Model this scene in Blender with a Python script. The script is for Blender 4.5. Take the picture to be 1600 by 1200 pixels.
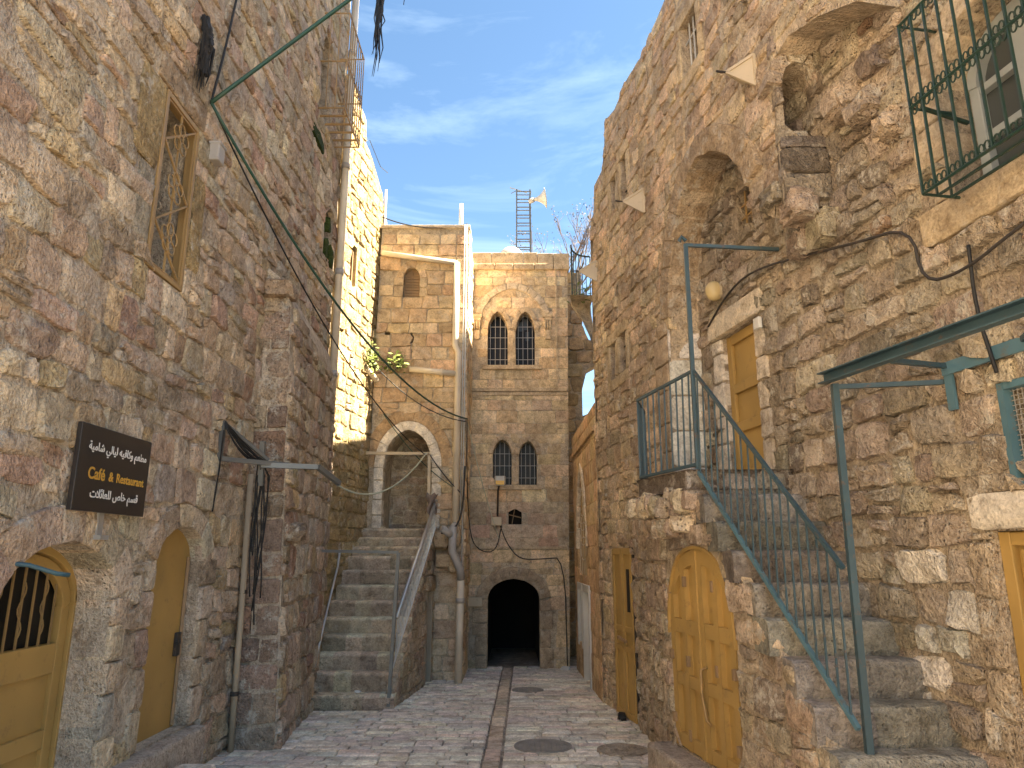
import bpy, math, random
import numpy as np
from mathutils import Vector, noise
from mathutils.geometry import delaunay_2d_cdt

for o in list(bpy.data.objects): bpy.data.objects.remove(o)
scene = bpy.context.scene
C = scene.collection
R = math.radians

# ------------------------------------------------------------------ camera
cam = bpy.data.cameras.new('camera'); camo = bpy.data.objects.new('camera', cam); C.objects.link(camo)
cam.sensor_width = 36.0; cam.lens = 36.0 * 1110 / 1600
cam.clip_start = 0.05; cam.clip_end = 5000
camo.location = (0, 0, 1.9); camo.rotation_euler = (R(90 + 13.5), 0, 0)
scene.camera = camo
# ------------------------------------------------------------------ sky, sun, exposure
SUN = Vector((1.0, 0.035, 0.0)).normalized(); EL = 50.0
world = bpy.data.worlds.new('World'); scene.world = world; world.use_nodes = True
nt = world.node_tree; nt.nodes.clear()
def wn(t, **k):
    n = nt.nodes.new(t)
    for a, b in k.items(): setattr(n, a, b)
    return n
sky = wn('ShaderNodeTexSky', sky_type='NISHITA', sun_disc=False, sun_elevation=R(EL),
         sun_rotation=math.atan2(SUN.x, SUN.y), altitude=900.0, air_density=0.8, dust_density=0.4, ozone_density=2.2)
bg = wn('ShaderNodeBackground'); wo = wn('ShaderNodeOutputWorld')
tc = wn('ShaderNodeTexCoord'); mp = wn('ShaderNodeMapping')
mp.inputs['Rotation'].default_value = (0.25, 0.35, 0.5); mp.inputs['Scale'].default_value = (1.2, 2.2, 5.5)
n1 = wn('ShaderNodeTexNoise'); n1.inputs['Scale'].default_value = 2.3; n1.inputs['Detail'].default_value = 9; n1.inputs['Roughness'].default_value = 0.62; n1.inputs['Distortion'].default_value = 0.9
rp = wn('ShaderNodeValToRGB'); rp.color_ramp.elements[0].position = 0.46; rp.color_ramp.elements[1].position = 0.9
rp.color_ramp.elements[1].color = (0.24, 0.24, 0.24, 1)
mx = wn('ShaderNodeMix', data_type='RGBA'); mx.inputs[7].default_value = (7.4, 7.9, 8.6, 1)
L = nt.links.new
L(tc.outputs['Generated'], mp.inputs['Vector']); L(mp.outputs['Vector'], n1.inputs['Vector']); L(n1.outputs['Fac'], rp.inputs['Fac'])
L(rp.outputs['Color'], mx.inputs[0]); L(sky.outputs['Color'], mx.inputs[6]); tn = wn('ShaderNodeMix', data_type='RGBA', blend_type='MULTIPLY'); tn.inputs[0].default_value = 1.0; tn.inputs[7].default_value = (.64, .70, .64, 1)
L(mx.outputs[2], tn.inputs[6]); L(tn.outputs[2], bg.inputs['Color']); L(bg.outputs[0], wo.inputs[0])
bg.inputs['Strength'].default_value = 0.05
sl = bpy.data.lights.new('sun', 'SUN'); sl.energy = 4.0; sl.angle = R(0.5); sl.color = (1.0, 0.85, 0.62)
so = bpy.data.objects.new('sun', sl); C.objects.link(so); so.location = (8, 4, 20)
sd = Vector((SUN.x * math.cos(R(EL)), SUN.y * math.cos(R(EL)), math.sin(R(EL))))
so.rotation_euler = sd.to_track_quat('Z', 'Y').to_euler()
scene.view_settings.view_transform = 'Standard'; scene.view_settings.look = 'None'
scene.view_settings.exposure = 3.55; scene.view_settings.gamma = 1.0
scene.view_settings.use_curve_mapping = False

# ------------------------------------------------------------------ materials
def newmat(name):
    m = bpy.data.materials.new(name); m.use_nodes = True; m.node_tree.nodes.clear(); return m
class NB:
    def __init__(s, m): s.t = m.node_tree
    def n(s, t, **k):
        x = s.t.nodes.new(t)
        for a, b in k.items():
            if a.startswith('i_'):
                x.inputs[a[2:].replace('_', ' ')].default_value = b
            else: setattr(x, a, b)
        return x
    def l(s, a, b): s.t.links.new(a, b)
    def mixc(s, blend, fac, a, b):
        m = s.n('ShaderNodeMix', data_type='RGBA', blend_type=blend)
        for v, i in ((fac, 0), (a, 6), (b, 7)):
            if hasattr(v, 'links'): s.l(v, m.inputs[i])
            else: m.inputs[i].default_value = v
        return m.outputs[2]
    def ramp(s, src, stops):
        r = s.n('ShaderNodeValToRGB'); e = r.color_ramp.elements
        while len(e) < len(stops): e.new(0.5)
        for x, (p, c) in zip(e, stops):
            x.position = p; x.color = c if len(c) == 4 else (*c, 1)
        s.l(src, r.inputs['Fac']); return r.outputs['Color']
def G(v): return (v, v, v, 1)
def stone_mat(name, tint=True, base=(.4, .3, .2), bump=0.9, lichen=0.35, pits=0.5, fine=1.0, dist=0.05):
    m = newmat(name); b = NB(m)
    geo = b.n('ShaderNodeNewGeometry'); pos = geo.outputs['Position']
    def noi(sc, det=6, ro=.6, dis=0.0):
        x = b.n('ShaderNodeTexNoise', i_Scale=sc, i_Detail=det, i_Roughness=ro, i_Distortion=dis); b.l(pos, x.inputs['Vector']); return x.outputs['Fac']
    big, mid, fin, lic = noi(1.1, 1), noi(7.5, 4, .7), noi(42.0 * fine, 3, .75), noi(4.3, 5, .8)
    if tint:
        at = b.n('ShaderNodeAttribute', attribute_name='tint'); col = at.outputs['Color']
    else:
        rg = b.n('ShaderNodeRGB'); rg.outputs[0].default_value = (*base, 1); col = rg.outputs[0]
    col = b.mixc('MULTIPLY', 1.0, col, b.ramp(big, [(.3, (.78, .77, .78)), (.7, (1.16, 1.14, 1.1))]))
    col = b.mixc('MULTIPLY', 1.0, col, b.ramp(mid, [(.3, (.62, .58, .54)), (.5, (1.02, 1.02, 1.02)), (.70, (1.36, 1.34, 1.30))]))
    col = b.mixc('MULTIPLY', 0.8, col, b.ramp(fin, [(.32, (.6, .58, .56)), (.52, (1, 1, 1)), (.75, (1.22, 1.2, 1.18))]))
    lf = b.ramp(lic, [(.54, G(0)), (.64, G(min(1, lichen * 1.5)))])
    col = b.mixc('MIX', lf, col, (.60, .55, .47, 1))
    vo = b.n('ShaderNodeTexVoronoi', i_Scale=26.0); b.l(pos, vo.inputs['Vector'])
    pit = b.ramp(vo.outputs['Distance'], [(.08, G(1)), (.26, G(0))])
    pm = b.ramp(big, [(.46, G(0)), (.60, G(pits))])
    pf = b.mixc('MULTIPLY', 1.0, pit, pm)
    col = b.mixc('MIX', pf, col, (.09, .07, .055, 1))
    bs = b.n('ShaderNodeBsdfPrincipled', i_Roughness=.92); b.l(col, bs.inputs['Base Color'])
    bs.inputs['Specular IOR Level'].default_value = .18
    h1 = b.n('ShaderNodeMath', operation='MULTIPLY_ADD'); b.l(mid, h1.inputs[0]); h1.inputs[1].default_value = 1.3; b.l(noi(19.0, 3, .75), h1.inputs[2])
    h2 = b.n('ShaderNodeMath', operation='MULTIPLY_ADD'); b.l(fin, h2.inputs[0]); h2.inputs[1].default_value = .45; b.l(h1.outputs[0], h2.inputs[2])
    h3 = b.n('ShaderNodeMath', operation='SUBTRACT'); b.l(h2.outputs[0], h3.inputs[0]); b.l(pf, h3.inputs[1])
    bp = b.n('ShaderNodeBump', i_Strength=bump, i_Distance=dist); b.l(h3.outputs[0], bp.inputs['Height']); b.l(bp.outputs[0], bs.inputs['Normal'])
    o = b.n('ShaderNodeOutputMaterial'); b.l(bs.outputs[0], o.inputs[0]); return m
def paint_mat(name, col, rough=.5, metal=0.0, wear_tint=.25, wearcol=(.16, .10, .06), sc=9.0, bump=.12):
    m = newmat(name); b = NB(m)
    pos = b.n('ShaderNodeNewGeometry').outputs['Position']
    x = b.n('ShaderNodeTexNoise', i_Scale=sc, i_Detail=4, i_Roughness=.75); b.l(pos, x.inputs['Vector'])
    y = b.n('ShaderNodeTexNoise', i_Scale=sc * .22, i_Detail=2); b.l(pos, y.inputs['Vector'])
    c = b.mixc('MULTIPLY', 1.0, (*col, 1), b.ramp(y.outputs['Fac'], [(.3, G(.8)), (.7, G(1.12))]))
    c = b.mixc('MIX', b.ramp(x.outputs['Fac'], [(.58, G(0)), (.70, G(wear_tint))]), c, (*wearcol, 1))
    bs = b.n('ShaderNodeBsdfPrincipled', i_Roughness=rough, i_Metallic=metal); b.l(c, bs.inputs['Base Color'])
    bp = b.n('ShaderNodeBump', i_Strength=bump, i_Distance=.01); b.l(x.outputs['Fac'], bp.inputs['Height']); b.l(bp.outputs[0], bs.inputs['Normal'])
    o = b.n('ShaderNodeOutputMaterial'); b.l(bs.outputs[0], o.inputs[0]); return m
def glass_mat(name, col=(.02, .025, .03), rough=.08):
    m = newmat(name); b = NB(m)
    bs = b.n('ShaderNodeBsdfPrincipled', i_Roughness=rough); bs.inputs['Base Color'].default_value = (*col, 1)
    bs.inputs['Specular IOR Level'].default_value = .25
    o = b.n('ShaderNodeOutputMaterial'); b.l(bs.outputs[0], o.inputs[0]); return m

M = dict(
    rough=stone_mat('rough_stone', lichen=.45),
    rough2=stone_mat('rubble_stone', lichen=.6, bump=1.0),
    ashlar=stone_mat('ashlar_stone', bump=.55, lichen=.25, pits=.45, dist=.02),
    m_left=stone_mat('mortar_left', False, (.53, .46, .37), lichen=.2, pits=.3),
    m_right=stone_mat('mortar_right', False, (.53, .44, .335), lichen=.15, pits=.3),
    m_near=stone_mat('mortar_near', False, (.43, .365, .285), lichen=.1, pits=.3),
    m_gold=stone_mat('mortar_gold', False, (.57, .49, .37), lichen=.2, pits=.2),
    m_sun=stone_mat('mortar_sunlit', False, (.43, .345, .19), lichen=.0, pits=.3),
    m_grey=stone_mat('mortar_grey', False, (.56, .485, .375), lichen=.2, pits=.2),
    body=stone_mat('house_plaster', False, (.56, .49, .40), bump=.4),
    jamb=stone_mat('jamb_plaster', False, (.46, .39, .32), bump=.7, lichen=.2),
    white=stone_mat('limewash', False, (.68, .63, .55), bump=.5, lichen=.2, pits=.2),
    step=stone_mat('step_stone', True, lichen=.2, bump=.8),
    pave=stone_mat('paving_stone', True, lichen=.3, bump=.3, pits=.2, dist=.01),
    pavebed=stone_mat('paving_joint', False, (.36, .31, .25), bump=.5),
    darkstone=stone_mat('dark_stone', False, (.17, .14, .115), bump=1.0, lichen=.3),  # even dark stone colour for the niche back and the right landing
    plaster=stone_mat('orange_plaster', False, (.52, .37, .22), bump=.3, lichen=.12, pits=.1),
    dark=stone_mat('sooty_stone', True, lichen=.35, bump=1.0),
    yellow=paint_mat('mustard_paint', (.43, .275, .085), rough=.6, wear_tint=.55, wearcol=(.24, .15, .065), sc=7.0, bump=.25),
    gold=paint_mat('gold_paint', (.34, .22, .09), rough=.5, wear_tint=.5),
    teal=paint_mat('teal_paint', (.045, .085, .108), rough=.45, wear_tint=.8, wearcol=(.15, .085, .05), sc=16.0, bump=.3),
    teal2=paint_mat('light_teal_paint', (.085, .175, .225), rough=.45, wear_tint=.65, wearcol=(.16, .11, .07), sc=14.0, bump=.3),
    green=paint_mat('green_paint', (.016, .042, .033), rough=.4, wear_tint=.3, wearcol=(.14, .06, .03)),
    grey=paint_mat('grey_metal', (.16, .17, .17), rough=.45, metal=.3, wear_tint=.4),
    silver=paint_mat('galvanised', (.55, .56, .56), rough=.35, metal=.6, wear_tint=.2, wearcol=(.3, .28, .25)),
    pipe=paint_mat('cream_pipe', (.66, .58, .46), rough=.45, wear_tint=.35, wearcol=(.32, .26, .2)),
    pipegrey=paint_mat('grey_pipe', (.36, .34, .32), rough=.5, wear_tint=.3),
    conduit=paint_mat('beige_conduit', (.40, .33, .24), rough=.6, wear_tint=.4),
    black=paint_mat('black_plastic', (.012, .012, .013), rough=.6, wear_tint=.1),
    iron=paint_mat('dark_iron', (.035, .03, .028), rough=.6, wear_tint=.5),
    cgreen=paint_mat('green_cable', (.02, .07, .05), rough=.5, wear_tint=.1),
    cpale=paint_mat('pale_cable', (.45, .48, .38), rough=.5, wear_tint=.2),
    sign=paint_mat('sign_board', (.030, .026, .025), rough=.35, wear_tint=.12, wearcol=(.08, .07, .06), bump=.03),
    signwhite=paint_mat('sign_white', (.78, .78, .76), rough=.5, wear_tint=.0, bump=0),
    signgold=paint_mat('sign_gold', (.62, .36, .06), rough=.5, wear_tint=.0, bump=0),
    sash=paint_mat('sash_paint', (.36, .40, .42), rough=.5, wear_tint=.3, wearcol=(.25, .23, .2)),
    wood=paint_mat('weathered_wood', (.30, .20, .11), rough=.8, wear_tint=.5, wearcol=(.12, .08, .05)),
    void=paint_mat('dark_interior', (.012, .010, .009), rough=.95, wear_tint=0),
    glass=glass_mat('window_glass', (.008, .008, .008), .35),
    paleglass=glass_mat('pale_window_glass', (.07, .08, .085), .15),
    whitepaint=paint_mat('white_frame_paint', (.62, .62, .60), rough=.5, wear_tint=.3, wearcol=(.3, .27, .24)),
    moss=stone_mat('moss', False, (.05, .075, .02), bump=1.0, lichen=.0, pits=.6),
    cloth=paint_mat('brown_cloth', (.22, .17, .14), rough=.95, wear_tint=.3, sc=20),
    leaf=paint_mat('leaf', (.17, .22, .045), rough=.6, wear_tint=.4, wearcol=(.20, .17, .04), sc=14),
    dryleaf=paint_mat('dry_leaf', (.05, .04, .025), rough=.8, wear_tint=.3),
    bark=paint_mat('bark', (.17, .13, .11), rough=.9, wear_tint=.4),
    lamp=paint_mat('lamp_cover', (.60, .47, .24), rough=.35, wear_tint=.2, wearcol=(.4, .3, .15)),
    amber=paint_mat('amber_lens', (.75, .42, .03), rough=.3, wear_tint=.1),
    horn=paint_mat('horn_grey', (.55, .53, .48), rough=.5, wear_tint=.2),
    manhole=paint_mat('cast_iron', (.30, .285, .26), rough=.6, metal=.3, wear_tint=.5, wearcol=(.14, .12, .1), bump=.5, sc=30),
    blue=paint_mat('blue_hose', (.04, .10, .13), rough=.5, wear_tint=.3),
    cream=paint_mat('cream_sheet', (.52, .43, .30), rough=.45, wear_tint=.3),
)
# ------------------------------------------------------------------ helpers
WL = {}
def tag(o, label=None, cat=None, group=None, kind=None):
    if label: o['label'] = label
    if cat: o['category'] = cat
    if group: o['group'] = group
    if kind: o['kind'] = kind
    return o
def thing(name, loc, label, cat, group=None):
    o = bpy.data.objects.new(name, None); C.objects.link(o); o.location = loc
    o.empty_display_size = .2; WL[o] = np.array(loc, float)
    return tag(o, label, cat, group)
def mesh_obj(name, verts, faces, mat, parent=None, origin=None, smooth=False, tint=None):
    v = np.asarray(verts, float)
    if origin is None:
        c = (v.min(0) + v.max(0)) / 2
        if parent is None: c[2] = v[:, 2].min()
        origin = c
    me = bpy.data.meshes.new(name); me.from_pydata((v - origin).tolist(), [], faces)
    if tint is not None:
        ca = me.color_attributes.new('tint', 'FLOAT_COLOR', 'POINT')
        t = np.asarray(tint, np.float32)
        if t.ndim == 1: t = np.tile(t, (len(v), 1))
        ca.data.foreach_set('color', np.c_[t, np.ones(len(t), np.float32)].astype(np.float32).ravel())
    if smooth:
        me.polygons.foreach_set('use_smooth', [True] * len(me.polygons))
        if tint is not None: me.set_sharp_from_angle(angle=R(30))
    me.materials.append(M[mat] if isinstance(mat, str) else mat)
    o = bpy.data.objects.new(name, me); C.objects.link(o)
    if parent is not None:
        o.parent = parent; o.location = np.asarray(origin) - WL[parent]
    else: o.location = origin
    WL[o] = np.array(origin, float)
    return o
class Fr:
    """a wall's own frame: s along it, z up, d out of it"""
    def __init__(f, o, S, N): f.o, f.S, f.N = np.array(o, float), np.array(S, float), np.array(N, float)
    def P(f, s, z, d=0.0): q = f.o + f.S * s + f.N * d; return np.array([q[0], q[1], q[2] + z])
def lineY(x0, y0, x1, y1, side):      # wall running along the alley; s is the world Y; side=+1 normal to +x
    b = (x1 - x0) / (y1 - y0); n = np.array([1, -b, 0]) / math.hypot(1, b) * side
    return Fr((x0 - b * y0, 0, 0), (b, 1, 0), n)
def front(Y): return Fr((0, Y, 0), (1, 0, 0), (0, -1, 0))
class MB:
    def __init__(s): s.v, s.f = [], []
    def add(s, v, f):
        k = len(s.v); s.v += [tuple(map(float, p)) for p in v]; s.f += [tuple(i + k for i in q) for q in f]; return s
    def hexa(s, p): return s.add(p, [(0, 1, 2, 3), (7, 6, 5, 4), (0, 4, 5, 1), (1, 5, 6, 2), (2, 6, 7, 3), (3, 7, 4, 0)])
    def wbox(s, fr, s0, s1, z0, z1, d0, d1):
        return s.hexa([fr.P(s0, z0, d0), fr.P(s1, z0, d0), fr.P(s1, z1, d0), fr.P(s0, z1, d0), fr.P(s0, z0, d1), fr.P(s1, z0, d1), fr.P(s1, z1, d1), fr.P(s0, z1, d1)])
    def prism(s, fr, poly, d0, d1):
        n = len(poly); a = [fr.P(x, z, d0) for x, z in poly] + [fr.P(x, z, d1) for x, z in poly]
        return s.add(a, [tuple(range(n)), tuple(range(2 * n - 1, n - 1, -1))] + [(i, (i + 1) % n, n + (i + 1) % n, n + i) for i in range(n)])
    def strip(s, fr, pa, pb, d0, d1):   # solid band between two polylines of equal length
        n = len(pa)
        a = [fr.P(*p, d0) for p in pa] + [fr.P(*p, d0) for p in pb] + [fr.P(*p, d1) for p in pa] + [fr.P(*p, d1) for p in pb]
        f = [(0, n, 3 * n, 2 * n), (n - 1, 2 * n - 1, 4 * n - 1, 3 * n - 1)]
        for i in range(n - 1):
            j = i + 1
            f += [(i, j, n + j, n + i), (2 * n + i, 3 * n + i, 3 * n + j, 2 * n + j), (i, 2 * n + i, 2 * n + j, j), (n + i, n + j, 3 * n + j, 3 * n + i)]
        return s.add(a, f)
    def tube(s, pts, r, n=6, cap=True):
        pts = [Vector(p) for p in pts]; m = len(pts); rr = r if hasattr(r, '__len__') else [r] * m
        rings = []; up = None
        for i, p in enumerate(pts):
            t = (pts[min(i + 1, m - 1)] - pts[max(i - 1, 0)]).normalized()
            if up is None: up = Vector((0, 0, 1)) if abs(t.z) < .9 else Vector((1, 0, 0))
            a = t.cross(up).normalized(); b = a.cross(t).normalized(); up = b
            rings += [p + (a * math.cos(2 * math.pi * k / n + math.pi / n) + b * math.sin(2 * math.pi * k / n + math.pi / n)) * rr[i] for k in range(n)]
        f = [(i * n + k, i * n + (k + 1) % n, (i + 1) * n + (k + 1) % n, (i + 1) * n + k) for i in range(m - 1) for k in range(n)]
        if cap: f += [tuple(range(n - 1, -1, -1)), tuple(range((m - 1) * n, m * n))]
        return s.add(rings, f)
    def bar(s, a, b, w=.01): return s.tube([a, b], w * .7071, 4)
    def build(s, name, mat, parent=None, bevel=0, smooth=False, origin=None):
        o = mesh_obj(name, s.v, s.f, mat, parent, origin, smooth)
        if bevel:
            md = o.modifiers.new('bevel', 'BEVEL'); md.width = bevel; md.segments = 2; md.limit_method = 'ANGLE'
        return o
def ngon_arch(s0, s1, z0, zs, zc, n=12, a=2.0, b=2.0):
    """opening outline: sill, straight jambs to the springing, arch to the crown"""
    return [(s0, z0)] + arch_line(s0, s1, zs, zc, n, a, b) + [(s1, z0)]
def arch_line(s0, s1, zs, zc, n=12, a=2.0, b=2.0):
    r = []
    for i in range(n + 1):
        t = -math.cos(math.pi * i / n); r.append(((s0 + s1) / 2 + t * (s1 - s0) / 2, zs + (zc - zs) * max(0, 1 - abs(t) ** a) ** (1 / b)))
    return r
def offset_line(pts, w):
    r = []
    for i, p in enumerate(pts):
        q0, q1 = pts[max(i - 1, 0)], pts[min(i + 1, len(pts) - 1)]
        t = np.array(q1) - np.array(q0); t = t / (np.hypot(*t) + 1e-9)
        r.append((p[0] - t[1] * w, p[1] + t[0] * w))
    return r
def resample(pts, n):
    p = np.array(pts, float); d = np.r_[0, np.cumsum(np.hypot(*np.diff(p, axis=0).T))]; t = np.linspace(0, d[-1], n)
    return list(zip(np.interp(t, d, p[:, 0]), np.interp(t, d, p[:, 1])))
def voussoirs(line, w, n, sub=2):
    """wedge polygons round an arch line given from low s to high s"""
    fine = resample(line, n * sub + 1); off = offset_line(fine, w); out = []
    for k in range(n):
        i, j = k * sub, (k + 1) * sub
        out.append(fine[i:j + 1] + off[i:j + 1][::-1])
    return out
def inside(p, poly):
    x, y = p; c = False; n = len(poly); j = n - 1
    for i in range(n):
        xi, yi = poly[i]; xj, yj = poly[j]
        if (yi > y) != (yj > y) and x < (xj - xi) * (y - yi) / (yj - yi) + xi: c = not c
        j = i
    return c
def nearest(p, poly):
    p = np.array(p); a = np.array(poly, float); b = np.roll(a, -1, 0); d = b - a
    t = np.clip(((p - a) * d).sum(1) / ((d * d).sum(1) + 1e-12), 0, 1); q = a + d * t[:, None]; e = ((q - p) ** 2).sum(1); i = e.argmin()
    return q[i], math.sqrt(e[i])
def area(poly):
    a = np.array(poly); b = np.roll(a, -1, 0); return abs((a[:, 0] * b[:, 1] - b[:, 0] * a[:, 1]).sum()) / 2
PIT = R(13.5)
def pixel_size(p, ar, N):
    d = np.array(p) - np.array([0, 0, 1.9]); fw = d[1] * math.cos(PIT) + d[2] * math.sin(PIT)
    if fw < .5: return 0
    u, v = d[0] / fw * 1110, (d[2] * math.cos(PIT) - d[1] * math.sin(PIT)) / fw * 1110
    if abs(u) > 830 or abs(v) > 630: return 0
    return ar * abs((d / np.linalg.norm(d)) @ N) / (d @ d)
class House:
    def __init__(h, name, loc, label, cat='house'):
        h.root = thing(name, loc, label, cat); h.st = []
    def stones(h, limit=295):
        h.st.sort(key=lambda q: -q[0]); rest = {}
        for i, (sc, v, f, t, w, m) in enumerate(h.st):
            if i < limit and sc > 0: mesh_obj('stone', v, f, m, w, smooth=True, tint=t)
            else: rest.setdefault((w, m), []).append((v, f, t))
        for (w, m), l in rest.items():
            V, F, T = [], [], []
            for v, f, t in l:
                k = len(V); V += v; F += [tuple(i + k for i in q) for q in f]; T += [t] * len(v)
            tag(mesh_obj('small_stones', V, F, m, w, smooth=True, tint=T), kind='stuff')
def stone_mesh(fr, poly, bulge, rng, rough=1.0, back=-.06, jitter=.012, cut=.22, crisp=False):
    """one stone: cut corners, sunk sides, an uneven bulging face"""
    poly = [np.array(p, float) for p in poly]; n = len(poly); out = []
    if n <= 5:
        for i in range(n):
            a, b, c = poly[i - 1], poly[i], poly[(i + 1) % n]; k = cut * rng.uniform(.5, 1.3)
            out += [b + (a - b) * min(k, .4), b + (c - b) * min(k, .4)]
            m = (b + c) / 2; out.append(m)
    else: out = poly
    cen = sum(out) / len(out); N = len(out)
    out = [p + np.array([rng.uniform(-1, 1), rng.uniform(-1, 1)]) * jitter for p in out]
    tx, tz = rng.uniform(-.22, .22) * rough, rng.uniform(-.22, .22) * rough; sx = max(abs(p[0] - cen[0]) for p in out) + .01
    def dep(p, k):
        q = p - cen; w = fr.P(p[0], p[1])
        return bulge * k + (tx * q[0] + tz * q[1]) * min(.35, bulge / sx * 2) + rough * min(.012, bulge * .45) * (noise.noise(Vector(w * 9)) + noise.noise(Vector(w * 23)) * .6)
    v, f = [], []
    v += [fr.P(p[0], p[1], back) for p in out]
    v += [fr.P(*p, bulge * (rng.uniform(.45, .7) if crisp else rng.uniform(-.15, .45))) for p in out]
    v += [fr.P(*(cen + (p - cen) * (rng.uniform(.92, .96) if crisp else rng.uniform(.86, .96))), dep(p, rng.uniform(.7, 1.0))) for p in out]
    v += [fr.P(*(cen + (p - cen) * rng.uniform(.40, .58)), dep(p * .5 + cen * .5, rng.uniform(.8, 1.2))) for p in out]
    v.append(fr.P(*cen, dep(cen, rng.uniform(.8, 1.15))))
    for r in range(3):
        for i in range(N): j = (i + 1) % N; f.append((r * N + i, r * N + j, (r + 1) * N + j, (r + 1) * N + i))
    f += [(3 * N + i, 3 * N + (i + 1) % N, 4 * N) for i in range(N)]
    return [tuple(q) for q in v], f
def pick(pal, rng):
    c = rng.choices([p[0] for p in pal], [p[1] for p in pal])[0]; k = rng.uniform(.8, 1.18)
    l_ = sum(c) / 3; return [min(.80, 1.28 * (x * .86 + l_ * .14) * k * rng.uniform(.96, 1.04)) for x in c]
def masonry(h, name, fr, outline, holes=(), pal=None, mat='rough', mortar='m_left', ch=(.17, .3), cw=(.18, .48), gap=.022,
            bulge=(.02, .05), jit=.03, wave=.03, customs=(), grid=.16, thick=.35, reveal=.3, seed=1, bed=.012, split=.18, region=None, palfn=None, rough=1.0, drop=0.0, cut=.15, crisp=False, skip=()):
    """a mortar bed with real openings; stones set into it one by one. customs: (polygon, colour, bulge, material, back)"""
    rng = random.Random(seed); root = h.root
    xs = [p[0] for p in outline]; zs = [p[1] for p in outline]
    pts, edges = [], []
    for poly in [outline] + list(holes):
        k = len(pts); dense = []
        for i in range(len(poly)):
            a, b = np.array(poly[i]), np.array(poly[(i + 1) % len(poly)]); m = max(1, int(np.hypot(*(b - a)) / (grid * 1.2)))
            dense += [a + (b - a) * t / m for t in range(m)]
        pts += dense; edges += [(k + i, k + (i + 1) % len(dense)) for i in range(len(dense))]
    nb = len(pts); polys = [outline] + list(holes)
    x = min(xs) + grid / 2
    while x < max(xs):
        z = min(zs) + grid / 2
        while z < max(zs):
            q = (x + rng.uniform(-.3, .3) * grid, z + rng.uniform(-.3, .3) * grid)
            if inside(q, outline) and not any(inside(q, o) for o in holes) and all(nearest(q, o)[1] > grid * .35 for o in polys): pts.append(np.array(q))
            z += grid
        x += grid
    vv, _, ff, *_ = delaunay_2d_cdt([Vector(p) for p in pts], edges, [], 0, 1e-6)
    V, F = [], []
    for p in vv:
        dn = noise.noise(Vector((p.x * 2.1 + seed, p.y * 2.1, 3.1))) * 1.2 + noise.noise(Vector((p.x * 6.3, p.y * 6.3, seed))) * .8
        V.append(fr.P(p.x, p.y, bed * dn * .7 - bed * .05))
    for t in ff:
        c = sum((vv[i] for i in t), Vector((0, 0))) / len(t)
        if inside(c, outline) and not any(inside(c, o) for o in holes): F.append(tuple(t))
    for pi, poly in enumerate(polys):
        dp = thick if pi == 0 else reveal; k = len(V); n = len(poly)
        V += [fr.P(*p, 0) for p in poly] + [fr.P(*p, -dp) for p in poly]
        F += [(k + i, k + (i + 1) % n, k + n + (i + 1) % n, k + n + i) for i in range(n) if pi or i not in skip]
    wall = mesh_obj(name, V, F, mortar, root, smooth=False)
    def put(poly, col, bl, m, back=-.06, r=rough, jt=.006, cr=crisp):
        v, f = stone_mesh(fr, poly, bl, rng, r, back, jt, .07 if cr else cut, cr); c = np.mean(v, 0)
        h.st.append((pixel_size(c, area(poly), fr.N), v, f, col, wall, m))
    ex = list(holes)
    for cu in customs:
        poly, col, bl = cu[0], cu[1], cu[2]
        put(poly, col if col else pick(pal, rng), bl, cu[3] if len(cu) > 3 and cu[3] else mat, cu[4] if len(cu) > 4 else -.06, .4, .005, True); ex.append(poly)
    bbs = [(min(p[0] for p in o) - .03, max(p[0] for p in o) + .03, min(p[1] for p in o) - .03, max(p[1] for p in o) + .03) for o in ex]
    z = min(zs); row = 0; smin, smax = region if region else (min(xs), max(xs))
    while z < max(zs):
        hh = rng.uniform(*ch); s = smin - rng.uniform(0, cw[1]); j0 = j1 = 0
        lo = lambda q, zz=z, r=row: zz + wave * noise.noise(Vector((q * .9, r * 3.7, seed)))
        hi = lambda q, zz=z + hh, r=row + 1: zz + wave * noise.noise(Vector((q * .9, r * 3.7, seed)))
        while s < smax:
            w = rng.uniform(*cw) * (hh / ((ch[0] + ch[1]) / 2)) ** .4; k0, k1 = rng.uniform(-jit, jit), rng.uniform(-jit, jit)
            cells = [[(s + j0, lo(s)), (s + w + k0, lo(s + w)), (s + w + k1, hi(s + w)), (s + j1, hi(s))]]
            if rng.random() < split:
                a, b, c, d = [np.array(q) for q in cells[0]]; t0, t1 = rng.uniform(.35, .65), rng.uniform(.35, .65)
                l, r_ = a + (d - a) * t0, b + (c - b) * t1; cells = [[a, b, r_, l], [l, r_, c, d]]
            for cell in cells:
                cell = [np.array(q, float) + np.array([rng.uniform(-1, 1), rng.uniform(-1, 1)]) * jit * .5 for q in cell]; cen = sum(cell) / 4
                g = gap * rng.uniform(.5, 1.5)
                cell = [q + np.sign(cen - q) * g / 2 for q in cell]
                if not inside(cen, outline) or rng.random() < drop: continue
                bad = False; mod = False
                for o, bb in zip(ex, bbs):
                    if max(q[0] for q in cell) < bb[0] or min(q[0] for q in cell) > bb[1] or max(q[1] for q in cell) < bb[2] or min(q[1] for q in cell) > bb[3]: continue
                    if inside(cen, o): bad = True; break
                    if not mod:
                        cell = [cell[i] + (cell[(i + 1) % 4] - cell[i]) * t for i in range(4) for t in (0, .33, .66)]; mod = True
                    for i, q in enumerate(cell):
                        pr, ds = nearest(q, o)
                        if inside(q, o): cell[i] = pr + (cen - pr) / (np.hypot(*(cen - pr)) + 1e-6) * .012
                if bad: continue
                for i, q in enumerate(cell):
                    if not inside(q, outline): cell[i] = nearest(q, outline)[0]
                if area(cell) < .0035: continue
                pl = palfn(cen, rng) if palfn else pal
                put(cell, pick(pl, rng), rng.uniform(*bulge), mat, jt=jit * .32)
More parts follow.
